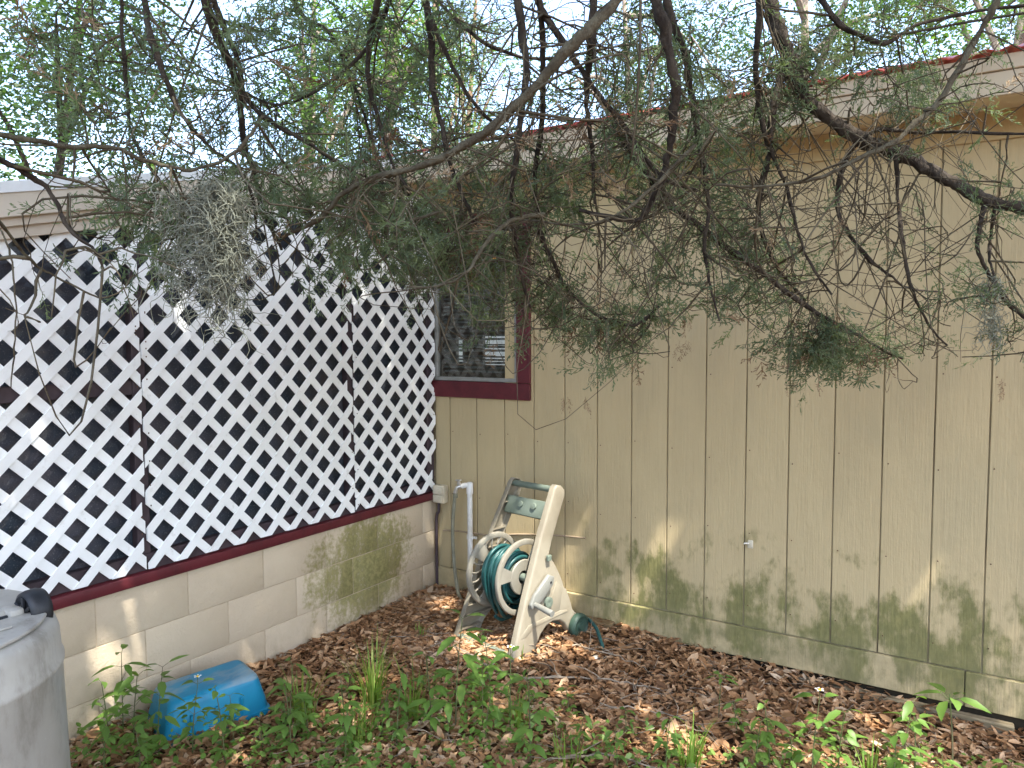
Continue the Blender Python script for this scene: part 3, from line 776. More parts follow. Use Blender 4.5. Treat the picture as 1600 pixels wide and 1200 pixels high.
# ------------------------------------------------------------------ upside-down trash can
can = empty('trash_can', (0.722, -3.018, 0.0), 0, 'grey round trash can turned upside down with a black wheel at its top', 'trash can')
b = MB()
b.lathe([(0.352, 0.0), (0.356, 0.03), (0.346, 0.04), (0.343, 0.10), (0.339, 0.40), (0.331, 0.735), (0.335, 0.741), (0.335, 0.752), (0.330, 0.758), (0.326, 0.82), (0.318, 0.845), (0.300, 0.858), (0.285, 0.860), (0.0, 0.860)], (0, 0, 1), (0, 0, 0), 96)
b.build('body', M['can'], can)
def dseg(r, xa, xb, n=40):
    pol = [(r*math.cos(t), r*math.sin(t)) for t in np.linspace(0, 2*PI, n, endpoint=False)]
    for A, CC in ((1, xb), (-1, -xa)): pol = clip(pol, A, 0, CC)
    return pol
MB().prism(dseg(0.298, -0.30, 0.088), 0.8605, 0.884, 2).build('base_rim', M['can'], can, 0.012, 3)
MB().prism(dseg(0.300, 0.106, 0.290), 0.8605, 0.872, 2).build('front_rim', M['can'], can, 0.008, 3)
MB().box(0.125, 0.20, -0.13, 0.155, 0.8725, 0.8795).build('recess_panel', M['can'], can, 0.006, 2)
MB().box(0.0885, 0.1055, -0.235, 0.205, 0.8602, 0.864).build('slot_shade', M['black'], can)  # black strip standing in for the shade down in the axle groove
MB().tube([(0.097, -0.262, 0.868), (0.097, 0.262, 0.868)], 0.007, 10).build('axle', M['black'], can)
for sy in (1, -1):
    MB().box(0.055, 0.115, sy*0.205-0.018, sy*0.205+0.018, 0.861, 0.888).build('bracket', M['can'], can, 0.008, 2)
    wh = empty('wheel'); wh.parent = can
    c0 = np.array([0.097, sy*0.252, 0.868]); axd = (0, sy, 0)
    b = MB(); b.lathe([(0.0, -0.022), (0.03, -0.020), (0.044, -0.028), (0.052, -0.024), (0.056, -0.012), (0.056, 0.012), (0.052, 0.024), (0.042, 0.028)], axd, c0, 40); b.build('tyre', M['black'], wh)
    b = MB(); b.lathe([(0.042, 0.028), (0.038, 0.014), (0.016, 0.014), (0.014, 0.026), (0.0, 0.028)], axd, c0, 24); b.build('hub', M['black'], wh)
    sp = MB(); sp.tube([(0, 0, 0.012), (0, 0, 0.042)], 0.0055, 6); spm = sp.mesh('spoke')
    for k in range(6):
        q = link('spoke', spm, M['black'], wh); q.location = (c0[0], c0[1]-sy*0.026, c0[2]); q.rotation_euler = (0, k*PI/3, 0)

# ------------------------------------------------------------------ upside-down blue tote
tt = empty('plastic_tote', (0.306, -2.077, 0.0), math.atan2(0.389, 0.109), 'blue plastic tote turned upside down on the leaves by the block wall', 'tote')
L, Wd, Hh = 0.415, 0.262, 0.165
def loft(sec):
    V = []; Fc = []; n = None
    for (mx, my, z, r) in sec:
        ring = []
        for qx, qy, a0 in ((L-mx-r, Wd-my-r, 0), (mx+r, Wd-my-r, PI/2), (mx+r, my+r, PI), (L-mx-r, my+r, 1.5*PI)):
            for t in np.linspace(0, PI/2, 6): ring.append((qx+r*math.cos(a0+t), qy+r*math.sin(a0+t), z))
        n = len(ring); V += ring
    for i in range(len(sec)-1):
        for k in range(n): Fc.append((i*n+k, i*n+(k+1) % n, (i+1)*n+(k+1) % n, (i+1)*n+k))
    Fc.append(tuple((len(sec)-1)*n+k for k in range(n)))
    return V, Fc
b = MB(); V, Fc = loft([(-0.010, -0.010, -0.005, 0.035), (-0.010, -0.010, 0.016, 0.035), (-0.002, -0.002, 0.020, 0.034), (0.004, 0.004, 0.06, 0.034), (0.020, 0.020, 0.130, 0.034), (0.026, 0.026, 0.152, 0.032), (0.036, 0.036, 0.162, 0.028), (0.050, 0.050, Hh, 0.022)]); b.add(V, Fc, True)
b.build('body', M['tote'], tt)
b = MB()
for xx in (0.10, 0.2, 0.30):
    MB().box(xx-0.006, xx+0.006, -0.004, 0.012, 0.022, 0.10).build('side_rib', M['tote'], tt, 0.003)
tt.rotation_euler = (0.03, -0.035, math.atan2(0.389, 0.109))

# ------------------------------------------------------------------ leaf litter
lv0 = np.array([(-0.5, 0, 0.0), (-0.2, 0.16, 0.05), (0.18, 0.17, 0.06), (0.5, 0.0, 0.02), (0.18, -0.17, 0.06), (-0.2, -0.16, 0.05), (-0.18, 0, -0.02), (0.2, 0, -0.02)])
lf0 = np.array([(0, 6, 1, 1), (6, 7, 2, 1), (7, 3, 2, 2), (0, 5, 6, 6), (6, 5, 4, 7), (7, 4, 3, 3)])
lf3 = np.array([(0, 6, 1), (6, 7, 1), (7, 2, 1), (7, 3, 2), (0, 5, 6), (5, 4, 6), (6, 4, 7), (7, 4, 3)])
def litter(n, xr, yr, keep):
    x = rng.uniform(*xr, n); y = rng.uniform(*yr, n); k = keep(x, y); x, y = x[k], y[k]; n = len(x)
    z = gz(x, y)+rng.uniform(0.0, 0.026, n)+0.03*np.exp(-np.minimum(-y, x)/0.06)*rng.random(n)
    R = rand_rot_z(n, 0.38); sz = np.exp(rng.normal(-3.1, 0.33, n)); S = np.stack([sz, sz*rng.uniform(0.75, 1.25, n), rng.uniform(0.01, 0.11, n)], 1)
    V, Fq = stamp(lv0, lf3, R, np.stack([x, y, z], 1), S)
    fld = 0.5+0.22*np.sin(3.1*x+2.3*y+1)+0.16*np.sin(6.3*x-5.2*y)+0.12*np.sin(11*x+9*y+2)
    return V, Fq, np.repeat(np.clip(rng.random(n)*0.72+0.28*fld, 0, 1), len(lv0))
tot = [litter(46000, (-0.02, 3.9), (-2.9, -0.005), lambda x, y: (x > 0.02) & (y > -2.9)),
       litter(9000, (0.02, 0.9), (-0.9, -0.03), lambda x, y: x > 0),
       litter(7000, (-1, 5.5), (-6.5, -2.8), lambda x, y: x > 0.02)]
V = []; Fq = []; Rn = []; o_ = 0
for v_, f_, r_ in tot: V.append(v_); Fq.append(f_+o_); Rn.append(r_); o_ += len(v_)
lt = link('leaf_litter', big_mesh('leaf_litter', np.vstack(V), np.vstack(Fq), np.concatenate(Rn)), M['litter']); lt['kind'] = 'stuff'
tag(lt, 'carpet of dry brown fallen leaves covering the ground along both walls', 'leaf litter')

# fine bits of twig and straw among the leaves
N_ = 900; a_ = np.stack([rng.uniform(0.05, 3.5, N_), rng.uniform(-2.6, -0.05, N_)], 1); a_ = np.column_stack([a_, gz(a_[:, 0], a_[:, 1])+rng.uniform(0.01, 0.035, N_)])
th_ = rng.uniform(0, 2*PI, N_); l_ = rng.uniform(0.04, 0.16, N_); t_ = np.linspace(0, 1, 5)
P_ = a_[:, None]+np.stack([np.cos(th_), np.sin(th_), rng.normal(0.03, 0.12, N_)], 1)[:, None]*(l_[:, None]*t_[None])[..., None]+rng.normal(0, 0.003, (N_, 5, 3))
idx_ = P_.shape
def _tub(P, r, n=3):
    Nn, Kk, _ = P.shape; t = np.gradient(P, axis=1); t /= np.linalg.norm(t, axis=2)[..., None]+1e-9
    a = np.cross(t, np.array([0.1, 0.2, 1.0])); a /= np.linalg.norm(a, axis=2)[..., None]+1e-9; b = np.cross(t, a); q = 2*PI*np.arange(n)/n
    V = P[:, :, None]+r[:, None, None, None]*(a[:, :, None]*np.cos(q)[None, None, :, None]+b[:, :, None]*np.sin(q)[None, None, :, None])
    ix = np.arange(Nn*Kk*n).reshape(Nn, Kk, n)
    return V.reshape(-1, 3), np.stack([ix[:, :-1], np.roll(ix, -1, 2)[:, :-1], np.roll(ix, -1, 2)[:, 1:], ix[:, 1:]], -1).reshape(-1, 4)
V, Q = _tub(P_, rng.uniform(0.0007, 0.0022, N_))
o = link('twig_litter', big_mesh('twig_litter', V, Q, None, True), M['deadtwig']); o['kind'] = 'stuff'; tag(o, 'short grey twigs and straws strewn through the brown leaves', 'twig litter')

# fallen twigs in front of the cart
def fallen(name, label, main, r, forks, seed):
    rs = np.random.default_rng(seed)
    def P(q): return np.array([q[0], q[1], float(gz(q[0], q[1]))+0.028+(q[2] if len(q) > 2 else 0)])
    e = MB(); pts = smooth_path([P(q) for q in main], 5); pts += rs.normal(0, 0.004, pts.shape)
    e.tube(pts, np.linspace(r, r*0.4, len(pts)), 6)
    for k in range(forks):
        i = rs.integers(2, len(pts)-2); a = rs.uniform(0, 2*PI); l = rs.uniform(0.06, 0.26)
        d = np.array([math.cos(a), math.sin(a), rs.uniform(0.0, 0.7)]); q = [pts[i]]
        for j in range(4): q.append(q[-1]+d*l/4+rs.normal(0, 0.008, 3))
        q = np.array(q); q[:, 2] = np.maximum(q[:, 2], gz(q[:, 0], q[:, 1])+0.02)
        e.tube(q, np.linspace(r*0.5, r*0.15, 5), 5)
    return tag(e.build(name, M['deadtwig'], None), label, 'fallen twig', 'fallen dead twigs on the leaves')
fallen('fallen_twig', 'long grey dead branch bent across the leaves before the cart', [(0.58, -0.72), (0.80, -0.80), (1.05, -0.88), (1.20, -0.86), (1.36, -0.74), (1.55, -0.62), (1.72, -0.56)], 0.0075, 12, 1)
fallen('fallen_twig', 'thin forked dead twig beside the end of the teal hose', [(1.22, -0.46), (1.36, -0.42), (1.52, -0.40), (1.64, -0.44)], 0.004, 7, 2)
fallen('fallen_twig', 'pale dead twig on the leaves left of the cart foot', [(0.30, -0.78), (0.45, -0.70), (0.58, -0.62)], 0.004, 3, 3)
fallen('fallen_twig', 'tangled brown dead twig on the leaves right of the long branch', [(1.58, -0.88), (1.75, -0.78), (1.95, -0.76), (2.1, -0.86)], 0.004, 8, 4)
fallen('fallen_twig', 'dead twig half hidden among the weeds at the lower middle', [(1.6, -1.36), (1.78, -1.22), (1.98, -1.18), (2.14, -1.05)], 0.005, 5, 5)

# ------------------------------------------------------------------ weeds
def leafmesh(name, L_, W_, droop, lobes=0):
    n = 7; V = []; 
    for i in range(n):
        t = i/(n-1); wd = W_*math.sin(PI*min(1, t**0.75))**0.9*(1+(0.16 if i % 2 and 0 < i < n-1 else 0))
        x = L_*t; z = -droop*L_*t*t
        V += [(x, wd/2, z+0.12*wd), (x, 0, z), (x, -wd/2, z+0.12*wd)]
    Fc = []
    for i in range(n-1):
        for k in range(2): Fc.append((i*3+k, i*3+k+1, (i+1)*3+k+1, (i+1)*3+k))
    V = np.array(V)
    me = big_mesh(name, V, np.array(Fc), np.full(len(V), random.random()), True); me.materials.append(M['weed']); return me
LEAVES = [leafmesh('leaf', l, w_, d) for l, w_, d in ((0.075, 0.024, 0.25), (0.062, 0.022, 0.4), (0.085, 0.024, 0.15), (0.06, 0.034, 0.3), (0.07, 0.038, 0.2), (0.05, 0.026, 0.35))]
def weed(name, h, nodes, lset, scale, lean_, seed, flower=None, top=False):
    rs = np.random.default_rng(seed)
    e = empty(name)
    path = smooth_path([(0, 0, -0.01), (lean_[0]*0.3*h, lean_[1]*0.3*h, h*0.5), (lean_[0]*h, lean_[1]*h, h)], 6)
    b = MB(); b.tube(path, np.linspace(0.0026, 0.0012, len(path)), 5)
    tw = rs.uniform(0, PI); spots = []
    for k in range(nodes):
        t = 0.30+0.70*k/max(1, nodes-1) if not top else 0.92
        p0 = path[min(len(path)-1, int(t*(len(path)-1)))]
        for sd_ in (0, PI):
            az = tw+sd_+k*PI/2*(1 if not top else 0.66)+rs.normal(0, 0.25)
            pl = scale*rs.uniform(0.02, 0.045)*(1.2-t*0.6); el = rs.uniform(0.2, 0.7)
            dv = np.array([math.cos(az)*math.cos(el), math.sin(az)*math.cos(el), math.sin(el)])
            tip = p0+dv*pl; b.tube([p0, p0+dv*pl*0.6, tip], 0.0009, 4)
            for da in ((0,) if top or k == nodes-1 else (0, 0.85, -0.85)):
                if da and rs.random() < 0.25: continue
                spots.append((tip if not da else p0+dv*pl*0.8, az+da, rs.uniform(-0.35, 0.45), scale*rs.uniform(0.75, 1.15)*(0.8 if da else 1)))
    b.build('stem', M['weedstem'], e)
    for p_, az, el, sc in spots:
        o = link('leaf', LEAVES[lset[rs.integers(len(lset))]], None, e); o.location = p_; o.rotation_euler = (rs.normal(0, 0.3), -el, az); o.scale = (sc, sc, sc)
    if flower:
        f = MB(); c0 = path[-1]+np.array([0, 0, 0.03])
        f.tube([path[-1], c0], 0.001, 4)
        fl_ = f.build('flower', M['weedstem'], e)
        pt = MB()
        for k in range(5):
            a0 = k*2*PI/5; pt.add([c0+np.array([math.cos(a0+q)*r_, math.sin(a0+q)*r_, z_]) for q, r_, z_ in ((0, 0.003, 0), (-0.35, 0.012, 0.003), (0, 0.016, 0.002), (0.35, 0.012, 0.003))], [(0, 1, 2, 3)])
        pt.build('petals', M[flower], fl_)
        pt = MB(); pt.lathe([(0.0, 0.005), (0.004, 0.004), (0.005, 0.0)], (0, 0, 1), c0, 8); pt.build('centre', M['yellow'], fl_)
    return e
def copy_tree(o, parent=None):
    c = o.copy(); C.objects.link(c); c.parent = parent
    for ch in list(o.children): copy_tree(ch, c)
    return c
PROTO = {
    'tall': weed('leafy_weed', 0.34, 6, (0, 1, 2), 1.15, (0.06, -0.05), 11),
    'mid': weed('leafy_weed', 0.24, 5, (0, 1, 5), 0.85, (-0.08, 0.04), 12),
    'bidens': weed('leafy_weed', 0.27, 5, (1, 5), 0.95, (0.10, 0.02), 13, 'petal'),
    'rosette': weed('leafy_weed', 0.19, 3, (5, 1, 0), 0.85, (0.05, 0.03), 14, None, True),
    'low': weed('leafy_weed', 0.15, 5, (3, 5, 1), 0.68, (0.12, -0.1), 15),
    'tiny': weed('leafy_weed', 0.11, 4, (5, 1), 0.6, (-0.1, 0.1), 16),
}
used = {}
def put(kind, x, y, rz, sc, label):
    if kind in used: o = copy_tree(PROTO[kind])
    else: o = PROTO[kind]; used[kind] = 1
    o.location = (x, y, float(gz(x, y))+0.006); o.rotation_euler = (0, 0, rz); o.scale = (sc, sc, sc)
    tag(o, label, 'weed', 'green weeds growing through the leaves'); return o
put('tall', 0.10, -2.13, 0.3, 1.0, 'tall leafy weed against the block wall left of the blue tote')
put('mid', 0.16, -2.22, 2.3, 1.15, 'bushy weed low between the trash can and the blue tote')
put('tall', 0.33, -2.13, 1.9, 0.98, 'tall weed with spread leaves before the front end of the blue tote')
put('bidens', 0.44, -2.06, 1.1, 1.0, 'white flowered weed rising in front of the blue tote')
put('mid', 0.22, -2.16, 4.0, 1.2, 'weed overhanging the dark front corner of the blue tote')
put('mid', 0.50, -1.92, 0.4, 0.82, 'thin weed standing before the middle of the blue tote')
put('tiny', 0.56, -1.72, 3.2, 1.3, 'small weed at the right end of the blue tote')
put('rosette', 2.02, -0.64, 0.2, 1.0, 'whorled weed standing alone on the leaves below the mid siding')
put('tiny', 2.12, -0.72, 1.2, 1.2, 'small weed just right of the lone whorled weed')
put('rosette', 2.76, -0.62, 1.5, 1.25, 'pale green whorled weed in front of the grey timber')
put('rosette', 2.88, -0.52, 2.7, 1.75, 'tallest whorled weed reaching up over the skirt board at right')
put('mid', 2.86, -0.68, 0.9, 0.8, 'leafy weed at the foot of the tallest whorled weed')
put('low', 1.98, -1.16, 2.1, 1.25, 'broad dark leaved weed at the bottom centre right')
put('rosette', 3.05, -0.58, 0.9, 0.85, 'whorled weed at the lower right corner of the view')
wl = [('low', 1.30, -1.04, 'low weed among the twigs straight in front of the cart'), ('mid', 1.20, -1.16, 'leafy weed just below the long grey dead branch'), ('tiny', 1.48, -0.98, 'tiny weed right of the bend of the dead branch'),
      ('mid', 1.10, -1.44, 'bushy weed at the bottom edge left of the picture centre'), ('low', 1.32, -1.38, 'low broad weed at the bottom edge near the middle'), ('mid', 1.54, -1.40, 'leafy weed at the very bottom right of the middle'),
      ('low', 1.66, -1.24, 'low weed beside the half hidden dead twig'), ('low', 0.72, -1.74, 'low weed between the blue tote and the tall grass tuft'), ('mid', 0.86, -1.68, 'upright weed below the tall grass tuft'), ('low', 0.94, -1.56, 'broad weed at the foot of the tall grass tuft'),
      ('low', 0.62, -1.88, 'broad weed before the right half of the blue tote'), ('mid', 0.58, -2.02, 'bright weed right below the white flower'), ('tiny', 1.76, -1.02, 'tiny weed in bare leaves right of the dead branch'), ('low', 2.26, -0.98, 'low weed between the two right hand grass tufts'),
      ('tiny', 2.36, -0.84, 'tiny weed in the leaves left of the timber'), ('mid', 2.52, -0.82, 'leafy weed left of the right hand grass tuft'), ('low', 2.70, -0.74, 'low weed under the pale green whorled weed'), ('tiny', 1.06, -1.00, 'tiny weed left of the long dead branch'),
      ('tiny', 0.62, -1.42, 'tiny weed in the leaves along the block wall'), ('low', 0.40, -2.24, 'broad weed at the bottom edge before the blue tote'), ('low', 0.30, -2.32, 'broad weed at the bottom edge next to the trash can'), ('low', 0.96, -1.78, 'broad weed at the bottom edge left of the bushy weed'), ('low', 1.84, -1.28, 'low weed left of the dark broad leaved weed')]
wl += [('mid', 1.24, -1.28, 'upright weed midway between the dead branch and the bottom edge'), ('bidens', 1.36, -1.26, 'weed with a tiny white flower at the bottom middle'), ('mid', 1.02, -1.56, 'upright weed at the bottom edge left of the white flowered middle weed'),
       ('mid', 2.30, -0.92, 'upright weed among the low weeds at the bottom right'), ('mid', 2.72, -0.66, 'upright weed next to the right hand grass tuft'), ('bidens', 2.44, -0.88, 'weed with a tiny white flower at the bottom right'),
       ('mid', 0.76, -1.86, 'upright weed right of the blue tote at the bottom edge'), ('tall', 1.16, -1.36, 'tallest weed in the bottom middle of the picture'), ('mid', 0.66, -1.78, 'upright weed just right of the blue tote')]
for k, (kd, x, y, lb) in enumerate(wl): put(kd, x, y, rng.uniform(0, 6.28), rng.uniform(0.95, 1.4), lb)

def tuft(x, y, n, h, label, seed):
    rs = np.random.default_rng(seed); V = []; Q = []; Rn = []
    for k in range(n):
        a = rs.uniform(0, 2*PI); r = rs.uniform(0, 0.05); p0 = np.array([math.cos(a)*r, math.sin(a)*r, -0.01]); l = h*rs.uniform(0.55, 1.05); ln = rs.uniform(0.08, 0.5)
        d = np.array([math.cos(a+rs.normal(0, 0.6)), math.sin(a+rs.normal(0, 0.6)), 0]); s = np.array([-d[1], d[0], 0])*rs.uniform(0.003, 0.0052)
        b0 = len(V); q_ = rs.random()
        for j in range(6):
            t = j/5; c = p0+np.array([0, 0, 1])*l*t*(1-0.25*ln*t)+d*l*ln*t*t; wd = (1-t)**0.6
            V += [c-s*wd, c+s*wd]; Rn += [q_, q_]
        for j in range(5): Q.append((b0+2*j, b0+2*j+1, b0+2*j+3, b0+2*j+2))
    me = big_mesh('grass_tuft', np.array(V), np.array(Q), np.array(Rn), True)
    o = link('grass_tuft', me, M['grass']); o.location = (x, y, float(gz(x, y)))
    return tag(o, label, 'grass tuft', 'grass tufts in the leaves')
tuft(0.75, -1.40, 60, 0.36, 'tall upright grass tuft left of centre in front of the block wall', 1)
tuft(0.95, -1.38, 34, 0.29, 'grass tuft just right of the tall upright tuft', 2)
tuft(0.60, -1.66, 34, 0.28, 'grass tuft right of the blue tote', 3)
tuft(0.40, -0.66, 16, 0.10, 'small yellowish grass tuft on the leaves left of the cart foot', 4)
tuft(0.52, -0.42, 8, 0.12, 'few thin grass blades behind the left cart foot', 5)
tuft(2.05, -1.10, 30, 0.24, 'grass tuft beside the dark broad leaved weed at bottom', 6)
tuft(2.62, -0.78, 32, 0.22, 'grass tuft at the right in front of the timber', 7)
tuft(1.02, -0.66, 12, 0.10, 'sparse grass at the front foot of the hose cart', 8)
tuft(3.02, -0.66, 24, 0.18, 'grass tuft at the bottom right corner', 9)
tuft(1.36, -1.20, 26, 0.20, 'grass tuft in the weeds at bottom centre', 10)
tuft(0.90, -1.66, 30, 0.26, 'grass tuft at the bottom edge below the tall upright tuft', 11)
tuft(1.66, -1.34, 22, 0.20, 'grass tuft at the bottom edge right of the picture centre', 12)
# low ground cover: nobody could count it
def cover():
    cl = []
    for cx, cy, r, n in ((1.15, -1.46, 0.30, 95), (0.80, -1.80, 0.25, 75), (0.55, -2.08, 0.22, 75), (0.22, -2.30, 0.2, 60), (1.55, -1.38, 0.25, 75), (2.5, -0.88, 0.25, 60), (1.98, -1.22, 0.25, 50), (2.9, -0.64, 0.2, 55), (1.25, -1.15, 0.2, 14), (2.1, -0.98, 0.25, 12), (0.95, -2.2, 0.5, 150), (1.6, -1.8, 0.6, 150), (2.6, -1.4, 0.6, 150)):
        a = rng.uniform(0, 2*PI, n); q = r*np.sqrt(rng.random(n))*1.25; cl.append(np.stack([cx+q*np.cos(a), cy+q*np.sin(a)], 1))
    P = np.vstack(cl); P = P[P[:, 0] > 0.03]; n = len(P)
    V0 = np.array([(0, 0, 0), (0.35, 0.3, 0.06), (0.75, 0.24, 0.04), (1, 0, -0.05), (0.75, -0.24, 0.04), (0.35, -0.3, 0.06), (0.5, 0, 0)])
    F0 = np.array([(0, 6, 1), (1, 6, 2), (2, 6, 3), (3, 6, 4), (4, 6, 5), (5, 6, 0)])
    Vs = []; Fs = []; Rs = []; off = 0
    for k in range(3):
        m = n; az = rng.uniform(0, 2*PI, m); el = rng.uniform(-0.1, 0.8, m)
        d = np.stack([np.cos(az)*np.cos(el), np.sin(az)*np.cos(el), np.sin(el)], 1)
        R = frames(d, rng.normal(0, 0.4, m)); z = gz(P[:, 0], P[:, 1])+0.018+rng.uniform(0, 0.075, m)
        T = np.stack([P[:, 0]+rng.normal(0, 0.012, m), P[:, 1]+rng.normal(0, 0.012, m), z], 1)
        v, f = stamp(V0, F0, R, T, rng.uniform(0.014, 0.036, m)); Vs.append(v); Fs.append(f+off); off += len(v); Rs.append(np.repeat(rng.random(m), len(V0)))
    me = big_mesh('ground_cover', np.vstack(Vs), np.vstack(Fs), np.concatenate(Rs), True)
    o = link('ground_cover', me, M['weed']); o['kind'] = 'stuff'; tag(o, 'low green creeping weeds spread over the front edge of the leaves', 'ground cover')
cover()

# ------------------------------------------------------------------ cedar tree whose limbs hang in front of the lens
cedar = empty('cedar_tree', (4.6, -5.6, 0), 0, 'old cedar tree with bare hanging limbs and feathery green sprays', 'tree')
cedar.location = (0, 0, 0)
e = MB(); tp_ = smooth_path([(4.9, -5.9, -0.2), (4.85, -5.8, 1.2), (4.7, -5.6, 2.6), (4.5, -5.3, 4.2), (4.3, -5.0, 6.2), (4.2, -4.9, 8.0)], 8); e.tube(tp_, np.linspace(0.24, 0.05, len(tp_)), 16); e.build('trunk', M['cedarbark'], cedar)
# (points as seen, depth at both ends, thickness at both ends in photograph pixels, pale bark)
BR = [
 ([(1170, -120), (1200, 0), (1222, 60), (1240, 110), (1262, 160), (1300, 190), (1345, 215), (1400, 238), (1450, 265), (1500, 292), (1550, 315), (1600, 322), (1680, 335)], 1.9, 1.75, 26, 20, 0),
 ([(1010, -120), (1022, 0), (1040, 50), (1052, 120), (1055, 170), (1048, 230), (1040, 262), (1022, 305), (1000, 340), (960, 342), (905, 328)], 1.5, 1.7, 19, 7, 0),
 ([(1030, -80), (1045, 20), (1070, 90), (1080, 150), (1088, 200), (1100, 262), (1106, 330), (1100, 385), (1110, 440), (1125, 500)], 1.65, 1.8, 14, 4, 0),
 ([(1180, -80), (1190, 20), (1183, 100), (1185, 165), (1205, 235), (1230, 300), (1250, 370), (1266, 415), (1300, 460)], 1.75, 1.9, 11, 4, 0),
 ([(1228, 105), (1206, 180), (1200, 240), (1190, 290), (1187, 340), (1200, 385), (1225, 430), (1258, 470)], 1.85, 2.1, 13, 5, 0),
 ([(1590, -70), (1560, 0), (1530, 50), (1500, 110), (1465, 165), (1430, 195), (1395, 225), (1330, 255), (1270, 280), (1190, 292), (1120, 290)], 1.35, 1.6, 13, 4, 1),
 ([(1345, 212), (1380, 204), (1440, 207), (1520, 206), (1620, 210)], 1.85, 1.7, 8, 5, 0),
 ([(1342, 216), (1316, 260), (1307, 310), (1326, 360), (1352, 400), (1385, 430), (1420, 450), (1470, 455)], 1.85, 2.05, 10, 3, 0),
 ([(1400, 240), (1404, 320), (1412, 390), (1425, 450), (1450, 505), (1480, 540)], 1.8, 1.95, 8, 3, 0),
 ([(960, 190), (1008, 270), (1045, 320), (1100, 358), (1160, 402), (1210, 440), (1262, 480), (1310, 505), (1372, 540), (1410, 560)], 1.8, 2.1, 15, 4, 0),
 ([(1535, 322), (1530, 380), (1545, 430), (1575, 475), (1620, 510)], 1.75, 1.8, 8, 5, 0),
 ([(1558, 322), (1546, 380), (1550, 420), (1580, 470)], 1.75, 1.85, 6, 3, 0),
 ([(1270, -20), (1300, 25), (1340, 52), (1382, 68), (1430, 42), (1500, 20), (1600, 10)], 1.7, 1.6, 11, 5, 0),
 ([(1010, -60), (945, 20), (900, 70), (860, 115), (810, 165), (760, 207), (700, 245), (640, 266), (580, 280), (530, 310), (500, 345), (440, 372)], 1.25, 1.6, 21, 6, 1),
 ([(925, -80), (926, 40), (916, 120), (918, 180), (924, 250), (930, 320)], 1.6, 1.75, 15, 5, 0),
 ([(806, -80), (812, 20), (822, 100), (815, 180), (804, 250), (800, 330), (812, 420), (830, 480)], 1.55, 1.85, 15, 4, 0),
 ([(836, -80), (842, 0), (846, 80), (848, 150), (845, 220), (838, 300), (842, 360), (870, 420), (885, 450), (930, 490), (990, 508), (1030, 480)], 1.6, 2.1, 12, 4, 0),
 ([(830, -40), (850, 20), (880, 65), (925, 125), (965, 180), (1000, 240), (1040, 282), (1090, 300)], 1.55, 1.8, 13, 5, 0),
 ([(1085, 225), (1010, 300), (955, 338), (890, 350), (820, 345)], 1.55, 1.7, 7, 3, 1),
 ([(660, -60), (672, 60), (676, 130), (690, 200), (702, 250), (722, 300), (745, 345), (780, 400)], 1.6, 1.9, 13, 4, 0),
 ([(640, -40), (690, 60), (718, 125), (760, 180), (815, 225), (880, 260)], 1.6, 1.9, 10, 3, 0),
 ([(596, -80), (588, 0), (575, 70), (580, 140), (598, 200), (612, 250), (640, 300)], 1.55, 1.8, 13, 4, 0),
 ([(625, -40), (600, 30), (560, 90), (500, 142), (430, 165), (370, 140)], 1.6, 1.9, 10, 3, 0),
 ([(-60, 205), (0, 212), (80, 228), (160, 232), (230, 250), (280, 262), (335, 256), (385, 222), (410, 180)], 1.15, 1.5, 10, 5, 1),
 ([(-60, 225), (0, 245), (60, 285), (90, 320), (110, 362), (150, 400), (160, 440)], 1.1, 1.3, 13, 3, 0),
 ([(300, -90), (322, 0), (358, 100), (375, 150), (378, 220), (400, 270), (412, 330), (440, 390)], 1.5, 1.75, 18, 5, 0),
 ([(320, -60), (338, 10), (372, 90), (385, 150), (430, 195), (480, 225), (540, 262), (600, 290)], 1.55, 1.9, 11, 4, 0),
 ([(205, -90), (225, 0), (250, 100), (280, 170), (330, 232), (368, 262), (395, 310), (402, 370)], 1.35, 1.6, 12, 4, 0),
 ([(185, -70), (192, 20), (200, 150), (206, 205), (240, 270), (300, 335), (360, 400), (380, 450)], 1.4, 1.7, 8, 3, 0),
 ([(-40, 300), (0, 345), (40, 400), (80, 432), (150, 466), (190, 455), (210, 430)], 1.0, 1.25, 6, 2, 1),
 ([(-30, 330), (0, 360), (25, 420), (22, 520), (15, 610)], 1.0, 1.1, 4, 2, 1),
 ([(690, 330), (620, 352), (560, 345), (500, 330)], 1.6, 1.5, 6, 3, 1),
 ([(850, 335), (800, 345), (760, 380), (730, 425), (690, 445), (640, 450)], 1.6, 1.5, 8, 3, 1),
 ([(640, -60), (700, 20), (760, 70), (830, 90), (900, 85), (990, 70)], 1.8, 1.9, 8, 4, 0),
 ([(430, -60), (470, 20), (520, 60), (560, 150), (600, 290)], 1.9, 2.1, 8, 4, 0),
]
branch_pts = []
